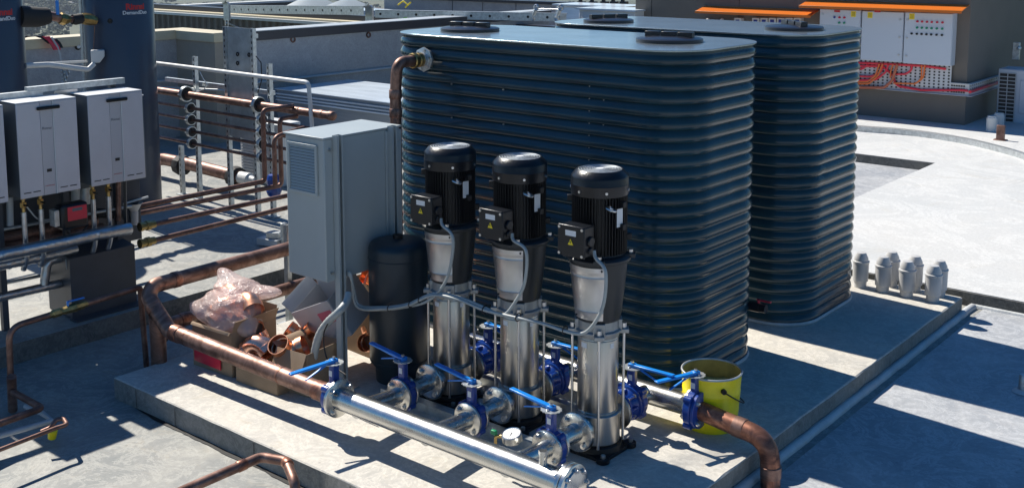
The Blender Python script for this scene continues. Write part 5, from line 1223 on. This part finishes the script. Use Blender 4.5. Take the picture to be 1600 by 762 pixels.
# tent-like skylights
for i, (u0, u1, v1) in enumerate(((465, 512, 10), (522, 566, 10))):
    c = pt((u0 + u1) / 2, v1 + 4, y=16); hw = (pt(u1, v1, y=16).x - pt(u0, v1, y=16).x) / 2
    t = thing('skylight', ['pale pyramid skylight beyond the rail, left of two', 'pale pyramid skylight beyond the rail, right of two'][i], 'skylight', c, 'pyramid skylights')
    g = MB(); g.bb((c.x - hw, c.y - hw, c.z - .5), (c.x + hw, c.y + hw, c.z)); g.build('kerb', m_duct, t)
    g = MB(); z = c.z + .002; g.add([(c.x - hw, c.y - hw, z), (c.x + hw, c.y - hw, z), (c.x + hw, c.y + hw, z), (c.x - hw, c.y + hw, z), (c.x, c.y, z + .42 - .12 * i)], [(0, 1, 4), (1, 2, 4), (2, 3, 4), (3, 0, 4), (0, 3, 2, 1)]); g.build('dome', mat('skylight_grp', (.27, .31, .33), .35), t, smooth=60)
g = MB(); a = pt(462, 25, y=14.5); g.bb((a.x, 14.4, a.z - .6), (pt(580, 25, y=14.5).x, 15.2, pt(520, 14, y=14.5).z)); tag(g.build('light_duct', m_duct), 'pale blue metal duct behind the perforated rail, in front of the skylights', 'duct')
# grey panel wall
GY = 15.5
a = pt(600, 50, y=GY); b = pt(1000, 50, y=GY)
t = thing('panel_wall', 'grey concrete panel wall with dark capping behind the perforated rail', 'wall', ((a.x + b.x) / 2, GY, -2))
zw = pt(800, 5, y=GY).z
g = MB(); xs = [a.x - .0] + [pt(u, 30, y=GY).x for u in (707, 754, 806, 870)] + [b.x]
for x0, x1 in zip(xs, xs[1:]): g.bb((x0 + .012, GY, -3), (x1 - .012, GY + .2, zw))
g.build('wall', m_wall, t, bevel=.008)
g = MB(); g.bb((a.x, GY + .05, -3), (b.x, GY + .15, zw - .05)); g.build('joint_backing', m_white, t)
g = MB(); g.bb((a.x, GY - .05, zw + .001), (b.x, GY + .25, zw + .06)); g.build('capping', m_flashb, t)
# pale blue ducts right of it
for k, (u0, u1, v0_, v1_, yy, lab) in enumerate(((868, 975, 11, 46, 13.6, 'pale blue sheet metal duct box behind the rear tank, left of two'), (905, 992, 17, 46, 12.7, 'pale duct box with folded panel faces behind the rear tank, right of two'))):
    x0 = pt(u0, v1_, y=yy).x; x1 = pt(u1, v1_, y=yy).x; z0 = pt(930, v1_ + 30, y=yy).z; z1 = pt((u0 + u1) / 2, v0_, y=yy).z
    t = thing('duct_box', lab, 'duct', ((x0 + x1) / 2, yy, z0), 'pale duct boxes behind the rear tank')
    g = MB(); g.bb((x0, yy, z0), (x1, yy + .7, z1)); g.build('body', m_duct if k == 0 else m_hcase, t, bevel=.01)
    g = MB(); g.bb((x0 - .05, yy - .05, z1 + .001), (x1 + .03, yy + .75, z1 + .03)); g.build('top', m_duct, t)
    n_ = 2; w_ = (x1 - x0) / n_
    for i in range(n_):
        q0 = x0 + i * w_; g = MB(); zb = z0; g.add([(q0 + .04, yy - .002, zb), (q0 + w_ - .04, yy - .002, zb), (q0 + w_ - .04, yy - .002, z1 - .03), (q0 + .04, yy - .002, z1 - .03), (q0 + w_ / 2, yy - .05, (zb + z1) / 2)], [(0, 1, 4), (1, 2, 4), (2, 3, 4), (3, 0, 4)]); g.build('folded_panel', m_duct if k == 0 else m_hcase, t, smooth=0)
for u, lab in ((907, 'left'), (925, 'second'), (943, 'third'), (958, 'fourth'), (973, 'right')):
    a = pt(u, 4, y=GY + .3); g = MB(); g.box(a + Vector((0, 0, .25)), (.06, .06, .6)); g.box(a + Vector((.03, 0, -.02)), (.16, .1, .08)); tag(g.build('roof_baluster', m_flashb), 'short dark upright on the panel wall capping, %s of five' % lab, 'upright', 'dark uprights on the panel wall')

# ================================================================== RIGHT BUILDING
BY = 12.98
BX0 = -4.85; BX1 = .807
t = thing('plant_building', 'taupe rendered plant building at the top right', 'building', (-2, BY + 3, 0))
g = MB(); g.bb((BX0, BY, -.1), (BX1, BY + 9, 3.6)); g.build('wall', m_bwall, t)
g = MB(); xj = pt(1018, 20, y=BY).x; g.bb((xj - .006, BY - .003, 0), (xj + .006, BY - .0005, 3.5)); xj = pt(1155, 10, y=BY).x; g.bb((xj - .004, BY - .003, 1.3), (xj + .004, BY - .0005, 3.5)); g.build('panel_joints', m_black2, t)
# electrical panels
def epanel(u0, u1, vt, vb, lab, lights, st):
    a = pt(u0, vt, y=BY - .2); b = pt(u1, vb, y=BY - .2)
    x0, x1, z1, z0 = a.x, b.x, a.z, b.z
    t = thing('power_board', lab, 'switchboard', ((x0 + x1) / 2, BY - .1, z0), 'white electrical panels')
    g = MB(); g.bb((x0, BY - .19, z0), (x1, BY - .002, z1)); g.build('case', m_box, t, bevel=.008)
    g = MB(); g.bb((x0 + .006, BY - .205, z0 + .006), (x1 - .006, BY - .1905, z1 - .006)); dr = g.build('door', m_box, t, bevel=.004); ORG[dr.name] = ORG[t.name]
    for kx, kz in (st): 
        g = MB(); g.bb((x0 + kx, BY - .208, z1 + kz - .085), (x0 + kx + .075, BY - .2055, z1 + kz)); g.build('yellow_sticker', m_sign, dr)
        g = MB()
        for q in range(4): g.bb((x0 + kx + .01, BY - .2092, z1 + kz - .02 - q * .016), (x0 + kx + .065, BY - .2085, z1 + kz - .016 - q * .016))
        g.build('sticker_print', m_ink, dr)
    for (lx, lz, m_) in lights:
        g = MB(); c = Vector((x0 + lx * (x1 - x0), BY - .2055, z1 - lz)); g.cyl(c, c + Vector((0, -.02, 0)), .016, n=14); g.build('indicator', m_, dr)
    g = MB()
    for lz in (.15, .5, .85): zz = z0 + (z1 - z0) * lz; g.cyl((x1 - .05 if not lights else x0 + .05, BY - .205, zz), (x1 - .05 if not lights else x0 + .05, BY - .217, zz), .014, n=10)
    g.build('door_locks', m_bolt, dr)
    return x0, x1, z0, z1
m_ledr = mat('red_lens', (.55, .01, .05), .3); m_ledg = mat('green_lens', (0.0, .25, .13), .3); m_ledb = mat('blue_lens', (.02, .03, .25), .3); m_ledk = m_ink
L1 = [(.38, .12, m_ledb), (.5, .12, m_ledr), (.62, .12, m_ledr), (.5, .2, m_ledg), (.62, .2, m_ledg), (.38, .28, m_ledk), (.5, .28, m_ledk), (.62, .28, m_ledk)]
L3 = [(x_, .13, m_ledr) for x_ in (.28, .38, .48, .58, .69, .80)] + [(x_, .22, m_ledg) for x_ in (.28, .38, .48, .58, .69, .80)] + [(x_, .31, m_ledk) for x_ in (.17, .28, .38, .48, .58, .69, .80)]
epanel(1281, 1343, 14, 70, 'white electrical panel with few buttons, partly hidden by the rear tank', L1, [(.5, -.02)])
epanel(1347, 1409, 17, 98, 'plain white electrical panel with one yellow sticker between the other two', [], [(.09, -.02)])
X0, X1, Z0_, Z1_ = epanel(1414, 1485, 19, 104, 'white electrical panel with three rows of coloured buttons near the building corner', L3, [(.07, -.02)])
for u, lab in ((1371, 'small red warning plate above the plain white panel'), (1450, 'small red warning plate above the panel with button rows'), (1308, 'small pale red plate above the partly hidden panel')):
    p = pt(u, 18, y=BY - .215); g = MB(); g.box(p + Vector((0, -.0, 0)), (.09, .006, .03)); tag(g.build('warning_plate', m_redt), lab, 'sign', 'red warning plates')
# awnings
for (u0, v0_, u1, v1_, lab) in ((1250, 9, 1504, 15, 'long orange strip awning over the white electrical panels'), (1088, 17, 1268, 23, 'shorter orange strip awning over the meter row')):
    a = pt(u0, v0_, y=BY - .3); b = pt(u1, v1_, y=BY - .3)
    t = thing('orange_awning', lab, 'awning', ((a.x + b.x) / 2, BY - .2, (a.z + b.z) / 2), 'orange awnings')
    g = MB(); z = (a.z + b.z) / 2 - .01; x0 = a.x; x1 = b.x
    g.add([(x0, BY - .003, z + .075), (x1, BY - .003, z + .075), (x1, BY - .33, z + .0), (x0, BY - .33, z), (x0, BY - .003, z + .065), (x1, BY - .003, z + .065), (x1, BY - .32, z - .012), (x0, BY - .32, z - .012)], [(0, 1, 2, 3), (4, 7, 6, 5), (0, 3, 7, 4), (1, 5, 6, 2), (3, 2, 6, 7)]); g.build('awning_sheet', m_orange, t, smooth=0)
    g = MB(); g.bb((x0, BY - .345, z - .035), (x1, BY - .331, z + .004)); g.build('front_lip', m_orange, t, bevel=.002)
# meter row
for k, u in enumerate((1153, 1181, 1194, 1207, 1220, 1233, 1246)):
    p = pt(u, 36, y=BY - .1); t = thing('meter', 'small white meter with dark window under the short awning, number %d from the left' % (k + 1) if 0 else ['lone white meter set apart at the left of the meter row', 'first white meter of the tight row under the short awning', 'second white meter of the tight row', 'third white meter of the tight row', 'fourth white meter of the tight row', 'fifth white meter of the tight row', 'last white meter of the tight row, towards the electrical panels'][k], 'meter', p, 'white meters under the short awning')
    g = MB(); g.box(p + Vector((0, .04, -.07)), (.125, .11, .30)); g.build('case', m_hcase, t, bevel=.006)
    g = MB(); g.box(p + Vector((0, -.018, .02)), (.065, .004, .06)); g.build('window', m_ledb, t)
a = pt(1098, 37, y=BY - .1); b = pt(1142, 39, y=BY - .1)
g = MB(); g.bb((a.x, BY - .16, a.z - .12), (b.x, BY - .003, a.z + .03)); 
for u in (1106, 1128): p = pt(u, 33, y=BY - .1); g.lathe([(0, .07), (.03, .05), (.035, 0), (0, 0)], p - Vector((0, 0, .02)), n=14)
tag(g.build('junction_trunking', m_hcase, bevel=.004), 'white trunking with two round caps left of the meters', 'trunking')
# perforated tray with red and orange cables under panels
tz0 = pt(1400, 141, y=BY - .06).z; tz1 = pt(1400, 96, y=BY - .06).z
tx0 = pt(1300, 120, y=BY - .06).x; tx1 = X1 - .03
t = thing('cable_tray', 'white perforated cable tray under the electrical panels, turning the building corner', 'cable tray', (tx0, BY, tz0))
g = MB(); g.bb((tx0, BY - .045, tz0), (tx1, BY - .04, tz1 + .02)); g.bb((tx0, BY - .10, tz0 - .006), (BX1, BY - .04, tz0)); g.bb((tx1, BY - .045, tz0), (BX1 + .05, BY - .04, tz0 + .17)); g.bb((tx1, BY - .10, tz0 + .17), (BX1, BY - .04, tz0 + .176)); g.build('tray_back', m_hcase, t)
g = MB(); g.bb((BX1 + .04, BY - .04, tz0), (BX1 + .045, BY + 1.6, tz0 + .17)); g.bb((BX1 + .001, BY - .09, tz0 - .006), (BX1 + .10, BY + 1.6, tz0)); g.bb((BX1 + .04, BY - .09, tz0 + .17), (BX1 + .10, BY + 1.6, tz0 + .176)); g.build('side_tray', m_hcase, t)
g = MB(); nx = 26
for i in range(nx):
    xx = tx0 + (tx1 - tx0) * (i + .5) / nx
    for j in range(13):
        zz = tz0 + .03 + j * .045
        if zz < tz1 + .01: g.bb((xx - .013, BY - .0465, zz), (xx + .013, BY - .0455, zz + .024))
for i in range(6):
    xx = tx1 + (BX1 - tx1) * (i + .5) / 6
    for j in range(3): g.bb((xx - .013, BY - .0465, tz0 + .03 + j * .045), (xx + .013, BY - .0455, tz0 + .054 + j * .045))
for i in range(18):
    yy = BY + .04 + i * .088
    for j in range(3): g.bb((BX1 + .0455, yy, tz0 + .03 + j * .045), (BX1 + .0465, yy + .028, tz0 + .056 + j * .045))
g.build('tray_holes', m_black2, t, smooth=0)
rc = random.Random(5)
yb = BY - .07
def cabl(name, lab, pix, r, m, dy=0): pipe(name, lab, 'cable', [pt(u, v, y=yb - dy) for u, v in pix], r, m, .12, 8, group='%s cables under the electrical panels' % name.split('_')[0])
cabl('red_cable', 'red cable sweeping the full tray length and on round the building corner', ((1334, 103), (1380, 104), (1395, 118), (1400, 134), (1440, 141), (1500, 141), (1512, 142)), .018, m_redc)
pipe('red_cable', 'red cable running along the side wall tray', 'cable', [Vector((BX1 + .07, BY - .06, tz0 + .06)), Vector((BX1 + .07, BY + 1.5, tz0 + .07))], .022, m_redc, group='red cables under the electrical panels')
cabl('red_cable', 'red cable along the top of the tray under the panels', ((1336, 98), (1400, 101), (1440, 103), (1478, 108)), .018, m_redc)
cabl('red_cable', 'red cable with a short loop beside the rear tank, upper', ((1334, 108), (1348, 108), (1356, 101)), .016, m_redc, .01)
cabl('red_cable', 'red cable with a long loop beside the rear tank, lower', ((1334, 119), (1360, 120), (1376, 114), (1380, 101)), .016, m_redc, .02)
cabl('red_cable', 'lowest red cable curving up into the plain panel', ((1334, 126), (1368, 125), (1384, 113), (1388, 101)), .016, m_redc, .03)
cabl('red_cable', 'red cable curving into the panel with button rows', ((1400, 116), (1415, 116), (1424, 110), (1425, 102)), .016, m_redc, .01)
cabl('orange_cable', 'orange cable curving from the tank side up into the plain panel, left', ((1334, 128), (1356, 128), (1368, 118), (1374, 100)), .013, m_orangec, .035)
cabl('orange_cable', 'orange cable curving from the tank side up into the plain panel, right', ((1334, 131), (1358, 131), (1372, 118), (1379, 100)), .013, m_orangec, .045)
cabl('orange_cable', 'thick orange brown cable bundle sweeping up between the two right panels', ((1334, 137), (1382, 137), (1394, 126), (1402, 101)), .022, mat('orange_brown', (.5, .14, .07), .5), .05)
cabl('orange_cable', 'orange cable dropping left of the panel with button rows', ((1391, 122), (1392, 110), (1396, 101)), .012, m_orangec, .03)
cabl('orange_cable', 'orange cable looping from the tray to the panel with button rows', ((1396, 130), (1430, 131), (1443, 122), (1445, 102)), .013, m_orangec, .03)
cabl('orange_cable', 'orange cable hanging straight under the panel with button rows', ((1428, 132), (1440, 124), (1440, 102)), .012, m_orangec, .04)
# AC unit, canisters, post
x0 = pt(1560, 150, y=14.05).x
t = thing('air_conditioner', 'grey outdoor air conditioner with louvred side at the right edge', 'air conditioner', (x0 + .5, 14.3, 0))
a = pt(1560, 107, y=13.7); b = pt(1558, 195, y=13.7)
g = MB(); g.bb((a.x, 13.7, b.z), (a.x + 1.1, 14.15, a.z)); g.build('case', m_box, t, bevel=.02)
gx1 = pt(1589, 110, y=13.7).x
g = MB(); g.bb((a.x + .03, 13.692, b.z + .06), (gx1, 13.699, a.z - .06)); g.build('coil', m_ink, t)
g = MB(); H_ = a.z - b.z - .12
for k in range(14): z = b.z + .06 + H_ * k / 13; g.bb((a.x + .03, 13.675, z - .006), (gx1, 13.691, z + .006))
for k in range(3): x = a.x + .03 + (gx1 - a.x - .03) * k / 2; g.bb((x - .006, 13.67, b.z + .06), (x + .006, 13.6745, a.z - .06))
g.build('grille', m_greyp, t)
g = MB(); g.bb((gx1 + .06, 13.68, b.z + .2), (gx1 + .6, 13.699, a.z - .15)); g.build('access_panel', m_box, t, bevel=.006)
g = MB(); g.bb((a.x + .05, 13.75, 0), (a.x + .12, 14.1, b.z - .001)); g.bb((a.x + .9, 13.75, 0), (a.x + .97, 14.1, b.z - .001)); g.build('feet', m_ink, t)
for u, v, lab in ((1549, 205, 'white plastic canister beside the air conditioner, left of two'), (1560, 200, 'white plastic canister beside the air conditioner, right of two')):
    p = pt(u, v, z=.105); g = MB(); g.lathe([(0, 0), (.07, 0), (.072, .01), (.072, .19), (.06, .2), (.06, .215), (0, .215)], p, n=24); tag(g.build('canister', m_white), lab, 'canister', 'white canisters')
p = pt(1563, 219, z=.105); g = MB(); g.box(p + Vector((0, 0, .10)), (.10, .06, .20)); g.box(p + Vector((0, 0, .006)), (.16, .12, .01)); tag(g.build('bracket_post', m_coppers, bevel=.008), 'rusty red bracket block standing before the canisters', 'bracket')
p = pt(1588, 80, y=14.3); g = MB(); g.box(p + Vector((0, 0, -.0)), (.10, .05, .26)); g.lathe([(0, .05), (.03, .03), (.03, -.03), (0, -.05)], p + Vector((.05, -.06, .05)), (0, 1, 0), 12); tag(g.build('isolator_switch', m_galv, bevel=.006), 'small isolator box on the wall above the air conditioner', 'switch')
# roof outlet at right edge
p = pt(1598, 612, z=.005); t = thing('roof_outlet', 'small capped pipe outlet on the shaded roof at the right edge', 'roof outlet', p)
g = MB(); g.lathe([(.05, 0), (.045, .01), (.028, .016), (.026, .10), (.02, .11), (0, .112)], p, n=20); g.build('pipe', m_galv, t)
g = MB(); g.lathe([(.03, .002), (.06, .002), (.045, .012), (.03, .02)], p, n=20); g.build('collar', m_seal, t)

# ================================================================== FAR VALLEY
rv = random.Random(11)
g = MB()
def treeblob(x, y, z, s):
    n_ = rv.randint(26, 40)
    for _ in range(n_):
        a = rv.uniform(0, 6.28); e = rv.uniform(-.2, 1); rr = s * rv.uniform(.25, .55) ; c = Vector((x + math.cos(a) * rr * math.cos(e), y + math.sin(a) * rr * math.cos(e), z + s * .55 + s * .5 * math.sin(e)))
        k = s * rv.uniform(.09, .2); u_ = Vector((rv.uniform(-1, 1), rv.uniform(-1, 1), rv.uniform(-1, 1))).normalized(); w_ = u_.orthogonal().normalized(); x_ = u_.cross(w_)
        g.add([c + w_ * k, c + x_ * k, c - w_ * k, c - x_ * k, c + u_ * k * .8, c - u_ * k * .8], [(0, 1, 4), (1, 2, 4), (2, 3, 4), (3, 0, 4), (1, 0, 5), (2, 1, 5), (3, 2, 5), (0, 3, 5)])
for i in range(330):
    if i < 95: u = rv.uniform(20, 150); dist = rv.uniform(330, 800)
    else: u = rv.uniform(-300, 900); dist = rv.uniform(380, 900)
    q = pt(u, -80, x=CAM.x - 100); d = (q - CAM); d.z = 0; d.normalize(); P_ = CAM + d * dist
    treeblob(P_.x, P_.y, -30, rv.uniform(4, 8))
o = g.build('valley_trees', m_tree, smooth=0); o['kind'] = 'stuff'; o['label'] = 'far-off trees covering the valley below the roof'; o['category'] = 'trees'
HLb = ['pale far house in the valley, highest in the gap between the hot water tanks', 'far house with reddish roof in the valley, middle of the gap between the tanks', 'small far house in the valley near the right hot water tank', 'low pale far house in the valley near the left hot water tank', 'far house in the valley just above the parapet in the tank gap', 'far pale house in the valley left of the blue lever']
for i, (u, v) in enumerate(((100, 12), (75, 14), (118, 8), (66, 8), (108, 20), (80, 4))):
    p = pt(u, v, z=-29.5); t = thing('far_house', HLb[i], 'house', (p.x, p.y, -30), 'far houses in the valley')
    w_, d_, h_ = rv.uniform(7, 10), rv.uniform(5, 7), rv.uniform(3, 4); an = rv.uniform(0, 3); q = Matrix.Rotation(an, 3, 'Z'); B = Vector((p.x, p.y, -30))
    g = MB(); g.box(B + Vector((0, 0, h_ / 2)), (w_, d_, h_), rot=q); g.build('wall', m_house, t)
    g = MB(); hw, hd = w_ / 2 + .6, d_ / 2 + .6; g.add([B + q @ Vector(v_) for v_ in ((-hw, -hd, h_), (hw, -hd, h_), (hw, hd, h_), (-hw, hd, h_), (-hw * .5, 0, h_ + 2.4), (hw * .5, 0, h_ + 2.4))], [(0, 1, 5, 4), (2, 3, 4, 5), (1, 2, 5), (3, 0, 4), (0, 3, 2, 1)]); g.build('roof', m_rooft if i % 2 else m_house, t, smooth=0)

# air between the roof and the valley
hz, _t, _b = newmat('haze'); _t.nodes.remove(_b)
_v = _t.nodes.new('ShaderNodeVolumePrincipled'); _v.inputs['Color'].default_value = (.75, .85, 1, 1); _v.inputs['Density'].default_value = .00032
_t.links.new(_v.outputs[0], _t.nodes['Material Output'].inputs['Volume'])
g = MB(); g.bb((-2500, -2400, -31), (2400, 2500, 6)); o = g.build('haze', hz, smooth=0); o['kind'] = 'stuff'
